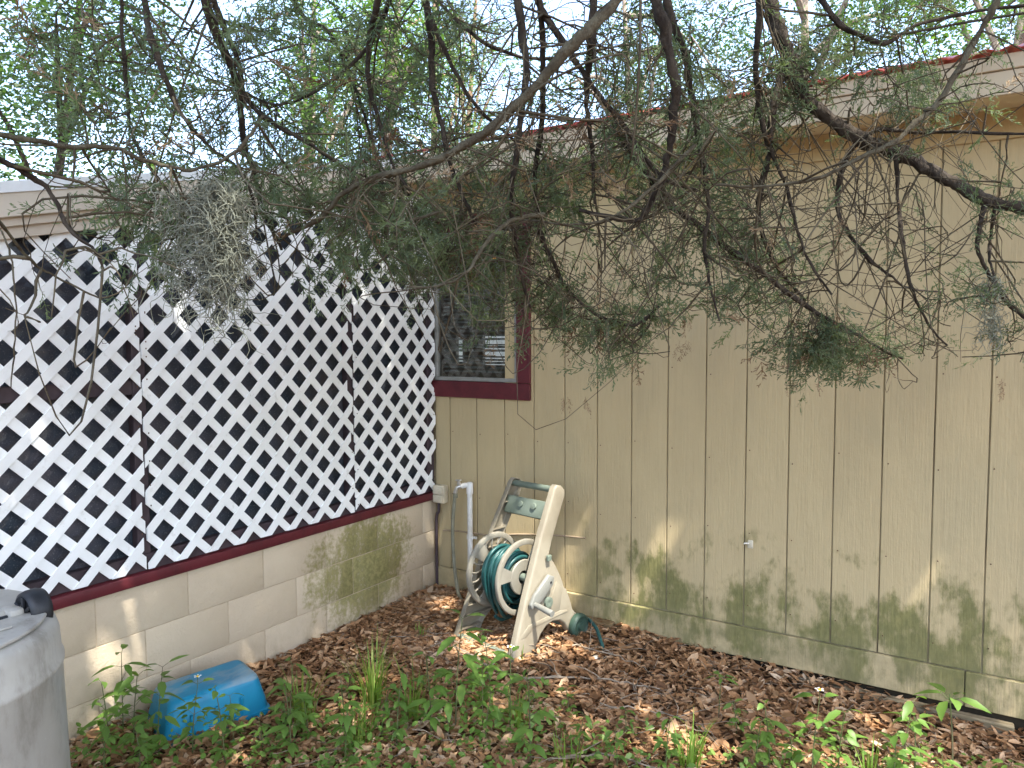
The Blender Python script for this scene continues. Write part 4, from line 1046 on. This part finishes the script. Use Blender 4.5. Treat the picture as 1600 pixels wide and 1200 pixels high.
for pts, d0, d1, w0, w1, pale in BR:
    n = len(pts); seg = np.cumsum([0]+[math.dist(pts[i], pts[i+1]) for i in range(n-1)]); tt_ = seg/seg[-1]
    ph = rng.uniform(0, 6)
    P = np.array([at(p[0], p[1], d0+(d1-d0)*t+0.05*math.sin(5*t+ph)) for p, t in zip(pts, tt_)])
    S = smooth_path(P, 7); m = len(S); t = np.linspace(0, 1, m)
    nz = rng.normal(0, 0.006, S.shape); ker = np.ones(7)/7
    S = S+np.stack([np.convolve(nz[:, q], ker, 'same') for q in range(3)], 1)
    dd = d0+(d1-d0)*t; R_ = (w0+(w1-w0)*t)*dd/F/2*0.92*(1+np.convolve(rng.normal(0, 0.2, m), np.ones(4)/4, 'same'))
    e = MB(); ns_ = 12 if w0 > 12 else 8; e.tube(S, R_, ns_)
    vv = np.array(e.v); cc = np.repeat(S, ns_, 0); vv = cc+(vv-cc)*(1+rng.normal(0, 0.09, (len(vv), 1))); e.v = [tuple(q) for q in vv]
    e.build('limb', M['lichenbark'] if pale else M['cedarbark'], cedar)
    for i in range(m): branch_pts.append((*S[i], R_[i]))
# limbs from the trunk to where the hanging ones enter
for (x, y, z), s_ in (((2.2, -3.1, 3.0), 0.5), ((2.9, -2.4, 3.3), 0.45), ((1.7, -2.7, 3.3), 0.55), ((2.6, -1.6, 4.4), 0.6), ((3.6, -1.9, 4.8), 0.6), ((4.6, -1.6, 5.2), 0.6), ((5.4, -2.6, 5.6), 0.65), ((1.6, -3.0, 5.0), 0.7)):
    p0 = tp_[int(s_*(len(tp_)-1))]; mid = (p0+np.array([x, y, z]))/2+np.array([0, 0, 0.35])
    S = smooth_path([p0, mid, (x, y, z)], 10); MB().tube(S, np.linspace(0.06, 0.02, len(S)), 8).build('limb', M['cedarbark'], cedar)
BP = np.array(branch_pts)

# twigs and sprays
TW_P, TW_R = [], []
def tubes_np(paths, rads, n=4):
    """many tubes with the same number of points"""
    P = np.asarray(paths); R = np.asarray(rads); N, K, _ = P.shape
    t = np.gradient(P, axis=1); t /= np.linalg.norm(t, axis=2)[..., None]+1e-9
    ref = np.where(np.abs(t[..., 2:3]) < 0.9, np.array([0, 0, 1.0]), np.array([1.0, 0, 0]))
    a = np.cross(t, ref); a /= np.linalg.norm(a, axis=2)[..., None]+1e-9; b = np.cross(t, a)
    q = 2*PI*np.arange(n)/n
    V = P[:, :, None]+R[:, :, None, None]*(a[:, :, None]*np.cos(q)[None, None, :, None]+b[:, :, None]*np.sin(q)[None, None, :, None])
    idx = np.arange(N*K*n).reshape(N, K, n)
    Q = np.stack([idx[:, :-1], np.roll(idx, -1, 2)[:, :-1], np.roll(idx, -1, 2)[:, 1:], idx[:, 1:]], -1).reshape(-1, 4)
    return V.reshape(-1, 3), Q
K = 8
def pix(p):
    r = p-CAM; d = r@FW; return 800+F*(r@RT)/d, 600-F*(r@UP)/d
def too_low(p, slack=0):
    x, y = pix(p)
    return y > float(np.interp(x, [0, 180, 230, 620, 660, 850, 900, 1050, 1075, 1190, 1210, 1430, 1450, 1600], [600, 560, 470, 470, 560, 575, 600, 590, 510, 510, 600, 600, 560, 590]))-slack
def twig(p0, p1, sag, r0, curl=0.02):
    t = np.linspace(0, 1, K)[:, None]
    side = rng.normal(0, 1, 3)*curl*np.linalg.norm(p1-p0)*3
    P = p0*(1-t)+p1*t+np.array([0, 0, -1.0])*sag*4*t*(1-t)+side*np.sin(PI*t)+rng.normal(0, 0.0022, (K, 3))*np.sin(PI*t)
    TW_P.append(P); TW_R.append(np.linspace(r0, r0*0.35, K)); return P
def spray_proto(seed, n_side, L_):
    rs = np.random.default_rng(seed); V = []; Fq = []
    def blade(a, b, w_):
        d = b-a; s = np.cross(d, rs.normal(0, 1, 3)); s *= w_/(np.linalg.norm(s)+1e-9)
        i = len(V); m_ = a*0.45+b*0.55
        V.extend([a-s*0.6, a+s*0.6, m_+s, b, m_-s]); Fq.extend([(i, i+1, i+2), (i, i+2, i+4), (i+4, i+2, i+3)])
    p = np.zeros(3); d = np.array([1.0, 0, 0])
    for k in range(n_side):
        q = p+d*L_/n_side; blade(p, q, 0.0013)
        for s_ in (1, -1):
            if rs.random() < 0.15: continue
            an = rs.uniform(0.45, 0.9)*s_; l = L_*rs.uniform(0.22, 0.42)*(1-0.5*k/n_side)
            dv = np.array([math.cos(an), math.sin(an), rs.normal(0, 0.3)]); dv /= np.linalg.norm(dv); e_ = q+dv*l; blade(q, e_, 0.0016)
            for j in range(3):
                c0 = q+dv*l*rs.uniform(0.2, 0.9); an2 = an+rs.choice((-1, 1))*rs.uniform(0.5, 0.9)
                blade(c0, c0+np.array([math.cos(an2), math.sin(an2), rs.normal(0, 0.35)])*l*rs.uniform(0.3, 0.5), 0.0016)
        p = q; d = d+rs.normal(0, 0.10, 3); d /= np.linalg.norm(d)
    return np.array(V), np.array(Fq)
PROTOS = [spray_proto(s, 7, 0.11) for s in range(5)]
SPR = []          # (pos, dir, scale, dead)
def cluster(p1, nsp, spread, size, r0=0.0022, near=14, dead=0.0, sag=0.03, down=0.35):
    if too_low(p1, 38): return
    d2 = ((BP[:, :3]-p1)**2).sum(1); ix = np.argpartition(d2, near)[:near]; p0 = BP[ix[rng.integers(near)], :3]
    L_ = np.linalg.norm(p1-p0)
    P = twig(p0, p1, sag*min(1, L_/0.3)*rng.uniform(-0.5, 1), r0*min(1.6, 0.7+L_))
    for k in range(nsp):
        t = rng.uniform(0.35, 1.0); q = P[int(t*(K-1))]; dv = (P[-1]-P[-3]); dv /= np.linalg.norm(dv)+1e-9
        d = dv+rng.normal(0, 0.65, 3)+np.array([0, 0, -down]); q1 = q+rng.normal(0, spread, 3)
        if np.linalg.norm(q1-q) > 0.03: twig(q, q1, 0.004, 0.0013)
        SPR.append((q1, d, size*rng.uniform(0.65, 1.2), rng.random() < dead))
# regions of foliage: centre, radii (photograph pixels), depth range, clusters, sprays each
RG = [
 (700, 400, 105, 70, 1.75, 2.5, 50, 8, 0.95), (740, 500, 75, 30, 2.0, 2.6, 14, 8, 0.85), (580, 400, 90, 55, 1.5, 2.3, 32, 6, 1.0), (660, 350, 120, 50, 1.6, 2.4, 34, 6, 1.0),
 (900, 480, 70, 60, 1.9, 2.5, 28, 7, 0.9), (925, 550, 45, 45, 2.0, 2.4, 16, 7, 0.85), (985, 520, 45, 45, 2.0, 2.4, 14, 7, 0.85), (860, 545, 40, 35, 2.0, 2.4, 10, 6, 0.85), (1010, 440, 50, 60, 1.9, 2.3, 14, 7, 0.85),
 (1145, 430, 55, 55, 1.9, 2.3, 24, 7, 0.85), (1160, 350, 60, 60, 1.8, 2.3, 22, 7, 0.85), (1200, 410, 50, 40, 1.9, 2.2, 12, 6, 0.8), (1080, 400, 50, 50, 1.8, 2.2, 12, 6, 0.85),
 (1250, 540, 50, 20, 1.95, 2.15, 26, 8, 0.8), (1320, 540, 52, 22, 1.95, 2.15, 32, 8, 0.8), (1400, 540, 35, 22, 2.0, 2.15, 5, 5, 0.7), (1350, 590, 30, 20, 2.0, 2.1, 5, 6, 0.7),
 (1520, 455, 42, 42, 1.7, 1.9, 10, 6, 0.75), (1575, 560, 32, 28, 1.7, 1.9, 8, 6, 0.75), (1560, 290, 50, 40, 1.6, 1.8, 8, 6, 0.75), (1390, 340, 50, 35, 1.8, 2.1, 5, 5, 0.7), (1270, 380, 45, 30, 1.9, 2.2, 6, 5, 0.75),
 (1420, 160, 50, 55, 1.6, 1.9, 14, 7, 0.8), (1300, 70, 70, 60, 1.6, 2.1, 18, 6, 0.85), (1450, 30, 120, 45, 1.6, 2.1, 20, 6, 0.85), (1230, 210, 40, 40, 1.7, 2.0, 6, 6, 0.7), (1560, 60, 50, 50, 1.6, 2.0, 8, 6, 0.8),
 (1110, 150, 60, 110, 1.6, 2.3, 26, 6, 0.95), (1010, 150, 60, 110, 1.6, 2.4, 22, 6, 0.95), (960, 300, 90, 70, 1.7, 2.5, 34, 6, 1.0), (860, 260, 80, 80, 1.8, 2.6, 30, 6, 1.0), (1000, 30, 90, 50, 1.7, 2.3, 16, 6, 1.0),
 (640, 70, 110, 80, 1.6, 2.3, 34, 6, 1.05), (730, 230, 70, 70, 1.8, 2.5, 22, 6, 1.0), (600, 190, 80, 70, 1.6, 2.3, 24, 6, 1.0), (500, 280, 110, 60, 1.6, 2.4, 30, 6, 1.0), (440, 130, 70, 120, 1.5, 2.2, 30, 6, 1.0), (520, 60, 60, 60, 1.6, 2.2, 14, 6, 1.0),
 (400, 300, 90, 60, 1.5, 2.0, 20, 6, 1.0), (220, 340, 75, 55, 1.35, 1.8, 22, 6, 1.0), (180, 130, 90, 110, 1.3, 1.9, 22, 6, 0.95), (280, 190, 60, 70, 1.4, 1.9, 14, 6, 0.95), (340, 60, 70, 60, 1.4, 1.9, 14, 6, 1.0), (80, 80, 90, 90, 1.3, 1.9, 12, 6, 0.95), (780, 90, 50, 60, 1.7, 2.2, 6, 6, 1.0),
 (800, 330, 90, 60, 1.7, 2.4, 26, 6, 1.0), (545, 330, 70, 45, 1.6, 2.2, 18, 6, 1.0), (1180, 170, 90, 70, 1.8, 2.4, 22, 6, 0.9), (1080, 260, 90, 60, 1.8, 2.4, 26, 6, 0.9), (1260, 120, 60, 60, 1.8, 2.3, 16, 6, 0.9), (1000, 200, 90, 60, 1.8, 2.4, 26, 6, 0.95), (1380, 110, 60, 50, 1.7, 2.1, 14, 6, 0.85),
]
for cx, cy_, rx, ry, da, db, n, ns, sz in RG:
    n = int(n*(0.38 if cy_ < 260 else 0.44)+0.5)
    for k in range(n):
        while True:
            a_, b_ = rng.uniform(-1, 1, 2)
            if a_*a_+b_*b_ < 1: break
        cluster(at(cx+a_*rx, cy_+b_*ry, rng.uniform(da, db)), ns+1, 0.030, sz*0.95, dead=0.05)
# bare hanging and curling twigs
for k in range(400):
    i = rng.integers(len(BP)); p0 = BP[i, :3]
    if np.linalg.norm(p0-CAM) < 1.35 and rng.random() < 0.75: continue
    l = rng.uniform(0.08, 0.42); az = rng.uniform(0, 2*PI)
    p1 = p0+np.array([math.cos(az)*l*0.6, math.sin(az)*l*0.6, -l*rng.uniform(0.0, 1.0)])
    if too_low(p1) or too_low((p0+p1)/2): continue
    P = twig(p0, p1, rng.uniform(-0.05, 0.05), rng.uniform(0.0014, 0.0034), 0.11)
    for j in range(rng.integers(0, 4)):
        q = P[rng.integers(2, K)]; q1 = q+rng.normal(0, 0.07, 3)+np.array([0, 0, -0.05])
        if too_low(q1): continue
        twig(q, q1, rng.uniform(-0.01, 0.02), 0.0012, 0.08)
        if rng.random() < 0.18: SPR.append((q1, q1-q, rng.uniform(0.5, 0.8), rng.random() < 0.35))
# a finer tangle over the middle
mid_ = [i for i in range(len(BP)) if 560 < pix(BP[i, :3])[0] < 1500 and 100 < pix(BP[i, :3])[1] < 520]
for k in range(260):
    p0 = BP[mid_[rng.integers(len(mid_))], :3]; l = rng.uniform(0.12, 0.34); az = rng.uniform(0, 2*PI)
    p1 = p0+np.array([math.cos(az)*l*0.8, math.sin(az)*l*0.8, l*rng.uniform(-0.8, 0.25)])
    if too_low(p1, 10) or too_low((p0+p1)/2, 10): continue
    twig(p0, p1, rng.uniform(0.01, 0.07), rng.uniform(0.0009, 0.0018), 0.13)
# dry sprigs caught on the lower edge
for px, py in ((885, 628), (915, 628), (1233, 600), (1075, 500), (1070, 540), (1570, 600), (1555, 520)):
    for k in range(3): SPR.append((at(px+rng.normal(0, 5), py-8, 2.05), np.array([rng.normal(0, .3), 0, -1]), rng.uniform(0.25, 0.5), True))
V, Q = tubes_np(TW_P, TW_R, 4)
tw = link('twigs', big_mesh('twigs', V, Q, None, True), M['twig'], cedar); tw['kind'] = 'stuff'

def sprays(lst, name, mat):
    Vs, Fs, Rs = [], [], []; off = 0
    for k in range(5):
        sub = lst[k::5]
        if not sub: continue
        R = frames(np.array([s[1] for s in sub]), rng.uniform(0, 2*PI, len(sub)))
        v, f = stamp(PROTOS[k][0], PROTOS[k][1], R, np.array([s[0] for s in sub]), np.array([s[2] for s in sub]))
        Vs.append(v); Fs.append(f+off); off += len(v); Rs.append(np.repeat(rng.random(len(sub)), len(PROTOS[k][0])))
    o = link(name, big_mesh(name, np.vstack(Vs), np.vstack(Fs), np.concatenate(Rs)), mat, cedar); o['kind'] = 'stuff'
sprays([s for s in SPR if not s[3]], 'foliage', M['cedarleaf'])
sprays([s for s in SPR if s[3]], 'dead_foliage', M['deadleaf'])

# crown overhead, out of the frame: it shades the corner and lets sun flecks through
LIT = [(at(1080, 320, 2.1), 0.14), (at(760, 430, 2.1), 0.14), (at(500, 280, 1.9), 0.14), (at(900, 280, 2.0), 0.14), (at(220, 330, 1.5), 0.10), (at(1270, 530, 2.05), 0.12),
       (at(1160, 380, 2.1), 0.16), (at(1320, 560, 2.05), 0.12), (at(940, 520, 2.2), 0.16), (at(1420, 160, 1.8), 0.14), (at(1340, 200, 1.85), 0.08), (at(1010, 420, 2.0), 0.12), (at(340, 380, 1.22), 0.14), (at(600, 400, 1.8), 0.10), (at(1500, 440, 1.8), 0.08),
       ((0.85, -0.40, 0.1), 0.34), ((1.12, -0.62, 0.25), 0.20), ((0.80, -0.75, 0.0), 0.18), ((0.30, -0.25, 0.05), 0.14), ((0.05, -0.06, 0.4), 0.08), ((0.0, -1.42, 0.08), 0.10), ((0.0, -2.0, 0.40), 0.10), ((0.0, -2.12, 0.22), 0.09),
       ((0.0, -1.62, 0.36), 0.05), ((0.0, -2.35, 1.25), 0.05), ((0.0, -0.62, 1.75), 0.09), ((0.0, -0.5, 1.5), 0.05), ((1.42, 0.0, 0.28), 0.16), ((0.62, 0.0, 0.34), 0.15), ((0.95, 0.0, 0.30), 0.12), ((1.3, -0.5, 0.0), 0.13), ((1.7, -0.75, 0.0), 0.10),
       ((2.0, -1.0, 0.0), 0.2), ((2.45, -0.8, 0.0), 0.16), ((1.2, -1.25, 0.0), 0.2), ((1.6, -1.1, 0.0), 0.17), ((0.6, -1.25, 0.0), 0.13), ((1.35, -0.85, 0.0), 0.12), ((0.75, -1.6, 0.0), 0.15), ((0.45, -1.95, 0.16), 0.10), ((1.6, -1.35, 0.0), 0.14), ((2.85, -0.6, 0.15), 0.2), ((2.55, -0.85, 0.05), 0.14), ((0.78, -1.42, 0.15), 0.14), ((1.15, -1.4, 0.1), 0.18), ((2.6, -0.3, 0.0), 0.07), ((0.55, -2.9, 0.5), 0.06), ((0.98, -2.8, 0.55), 0.05), ((0.0, -0.30, 0.75), 0.06), ((0.15, -2.2, 0.2), 0.10)]
N = 40000
cen = np.stack([rng.uniform(-0.5, 6.4, 420), rng.uniform(-5.2, 0.6, 420), rng.uniform(4.3, 6.6, 420)], 1)
ci = rng.integers(0, len(cen), N); P = cen[ci]+rng.normal(0, 0.30, (N, 3))
P = P[(P[:, 2] > 4.0)]
# keep it above the view and leave the gaps the sun comes through
rel = P-CAM; dep = rel@FW; up_ = rel@UP; rt_ = rel@RT
vis = (dep > 0.1) & (np.abs(rt_/np.maximum(dep, 0.1)) < 0.80) & (up_/np.maximum(dep, 0.1) < 0.56)
P = P[~vis]
keep = np.ones(len(P), bool)
for c_, r_ in LIT:
    rel = P-np.array(c_); al = rel@SUN; dist = np.linalg.norm(rel-al[:, None]*SUN, axis=1); keep &= dist > r_
P = P[keep]; n = len(P)
V0 = np.array([(0, -0.5, 0), (0.45, -0.75, 0.1), (1, 0, -0.05), (0.45, 0.75, 0.1), (0, 0.5, 0)]) * np.array([1, 0.34, 1]); F0 = np.array([(0, 1, 3, 4), (1, 2, 3, 3)])
F0 = np.array([(0, 1, 4), (1, 3, 4), (1, 2, 3)])
v, f = stamp(V0, F0, rand_rot_z(n, 0.5), P, rng.uniform(0.10, 0.19, n))
o = link('crown', big_mesh('crown', v, f, np.repeat(rng.random(n), 5)), M['cedarleaf'], cedar); o['kind'] = 'stuff'

# ------------------------------------------------------------------ spanish moss
def moss(label, px, py, d, w_, h, n, seed):
    rs = np.random.default_rng(seed); top = at(px, py, d)
    sp = empty('spanish_moss', tuple(top), 0, label, 'spanish moss', 'spanish moss clumps hanging from the cedar')
    Ps, Rr = [], []; k_ = 14
    lobes = [(rs.normal(0, w_*0.45), rs.normal(0, w_*0.3), rs.uniform(0.45, 1.0)) for _ in range(9)]
    for i in range(n):
        lx, ly, ll = lobes[rs.integers(9)]
        z0 = -h*ll*0.80*rs.random(); wd = w_*0.20
        q = np.array([lx*(1+0.3*z0/h)+rs.normal(0, wd), ly+rs.normal(0, wd), z0]); d_ = np.array([rs.normal(0, 0.6), rs.normal(0, 0.6), -0.6]); pts = [q]
        cu = rs.normal(0, 0.5, 3)
        for j in range(k_-1):
            d_ = d_+rs.normal(0, 0.35, 3)+np.cross(d_, cu)*0.8+np.array([0, 0, -0.22]); d_ /= np.linalg.norm(d_); pts.append(pts[-1]+d_*h*0.027*rs.uniform(0.7, 1.2))
        Ps.append(pts); Rr.append(np.linspace(0.0010, 0.0005, k_))
    V, Q = tubes_np(np.array(Ps), np.array(Rr), 3)
    o = link('strands', big_mesh('strands', V, Q, np.repeat(rs.random(n), k_*3), True), M['moss'], sp); o['kind'] = 'stuff'
moss('large pale grey clump of spanish moss hanging before the lattice', 338, 280, 1.30, 0.060, 0.31, 900, 1)
moss('small wisp of spanish moss hanging at the far right branch', 1555, 430, 1.75, 0.03, 0.22, 130, 2)
moss('thin brownish wisp of moss left of the window', 655, 380, 1.85, 0.03, 0.17, 120, 3)

# ------------------------------------------------------------------ trees behind the house
def polar(az, d): return CAM[0]+d*math.sin(math.radians(az)), CAM[1]+d*math.cos(math.radians(az))
def tree(name, label, az, d, h, cz, rxy, rz_, n, leaf, mat, bark, r0, seed, forks=7, clump=0.55, asp=0.45):
    rs = np.random.default_rng(seed); x, y = polar(az, d)
    e = empty(name, (x, y, -0.1), 0, label, 'tree', 'trees behind the house')
    b = MB(); lean_ = rs.normal(0, 0.25, 2)
    path = smooth_path([(0, 0, 0), (lean_[0]*0.3, lean_[1]*0.3, h*0.35), (lean_[0], lean_[1], h*0.7), (lean_[0]*1.6, lean_[1]*1.6, h)], 8)
    b.tube(path, np.linspace(r0, r0*0.25, len(path)), 10)
    b.build('trunk', M[bark], e)
    b = MB(); tips = []
    for k in range(forks):
        t = rs.uniform(0.35, 0.95); p0 = path[int(t*(len(path)-1))]; a = k*2.4+rs.normal(0, 0.4); l = rxy*rs.uniform(0.55, 1.0)
        p2 = np.array([lean_[0]+math.cos(a)*l, lean_[1]+math.sin(a)*l, cz+rz_*rs.uniform(-0.75, 0.9)]); pm = (p0+p2)/2+np.array([0, 0, 0.3])
        S = smooth_path([p0, pm, p2], 6); b.tube(S, np.linspace(r0*0.45, r0*0.10, len(S)), 7); tips += list(S[4:])
    b.build('limbs', M[bark], e)
    nc = int(n/90); tips = np.array(tips)
    cen = tips[rs.integers(0, len(tips), nc)]+rs.normal(0, 1, (nc, 3))*np.array([rxy*0.28, rxy*0.28, rz_*0.28])
    P = cen[rs.integers(0, nc, n)]+rs.normal(0, clump*0.5, (n, 3))*np.array([1, 1, 0.65])
    az_ = rs.uniform(0, 2*PI, n); dv = np.stack([np.cos(az_), np.sin(az_), rs.normal(-0.2, 0.5, n)], 1)
    R = frames(dv, rs.uniform(0, 2*PI, n))
    V0 = np.array([(0, 0, 0), (0.45, asp*0.5, 0.05), (1, 0, 0), (0.45, -asp*0.5, 0.05)]); F0 = np.array([(0, 1, 2, 3)])
    v, f = stamp(V0, F0, R, P, leaf*rs.uniform(0.7, 1.3, n))
    cl_r = rs.random(nc); 
    o = link('crown', big_mesh('crown', v, f, np.repeat(rs.random(n), 4)), M[mat], e); o['kind'] = 'stuff'
tree('oak_tree', 'dense oak with blue green leaves at the far left above the porch', -65, 8.2, 5.6, 4.4, 1.1, 1.5, 15525, 0.059, 'oakleaf', 'cedarbark', 0.07, 21)
tree('young_tree', 'low bright yellow green tree just above the left porch roof', -61, 10.5, 3.6, 2.75, 2.0, 0.7, 12150, 0.076, 'brightleaf', 'oakbark', 0.09, 22)
tree('oak_tree', 'small loose oak behind the porch between two bright sky gaps', -47.5, 13.0, 7.6, 5.9, 0.9, 1.7, 5670, 0.080, 'oakleaf', 'oakbark', 0.12, 23)
tree('oak_tree', 'branching oak with pale forked limbs behind the porch middle', -43.0, 11.0, 6.8, 5.2, 1.25, 1.6, 10800, 0.071, 'brightleaf', 'oakbark', 0.14, 24)
tree('pine_tree', 'slender pine with reddish trunk behind the house corner', -38.3, 16.0, 9.5, 6.9, 1.2, 1.6, 3500, 0.15, 'pineleaf', 'pinebark', 0.13, 25, asp=0.12)
tree('young_tree', 'low sunny tree between porch roof and pine trunk', -41.5, 14.5, 4.8, 3.9, 1.7, 0.7, 8100, 0.084, 'brightleaf', 'oakbark', 0.10, 26)
tree('pine_tree', 'thin pine standing behind the left end of the red roof', -36.5, 19.0, 11.0, 8.6, 1.1, 1.6, 3000, 0.16, 'pineleaf', 'pinebark', 0.12, 27, asp=0.12)
tree('oak_tree', 'airy oak whose crown shows above the middle of the red roof', -22.5, 15.0, 8.6, 7.0, 2.3, 1.3, 7020, 0.084, 'oakleaf', 'oakbark', 0.14, 28)
tree('oak_tree', 'leafy oak rising over the red roof behind the hanging limbs', -11.0, 13.0, 8.2, 6.8, 1.8, 1.2, 8100, 0.080, 'oakleaf', 'oakbark', 0.14, 29)
tree('young_tree', 'bright green tree above the right end of the red roof', -1.0, 12.0, 7.6, 6.6, 1.5, 1.0, 7425, 0.076, 'brightleaf', 'oakbark', 0.12, 30)
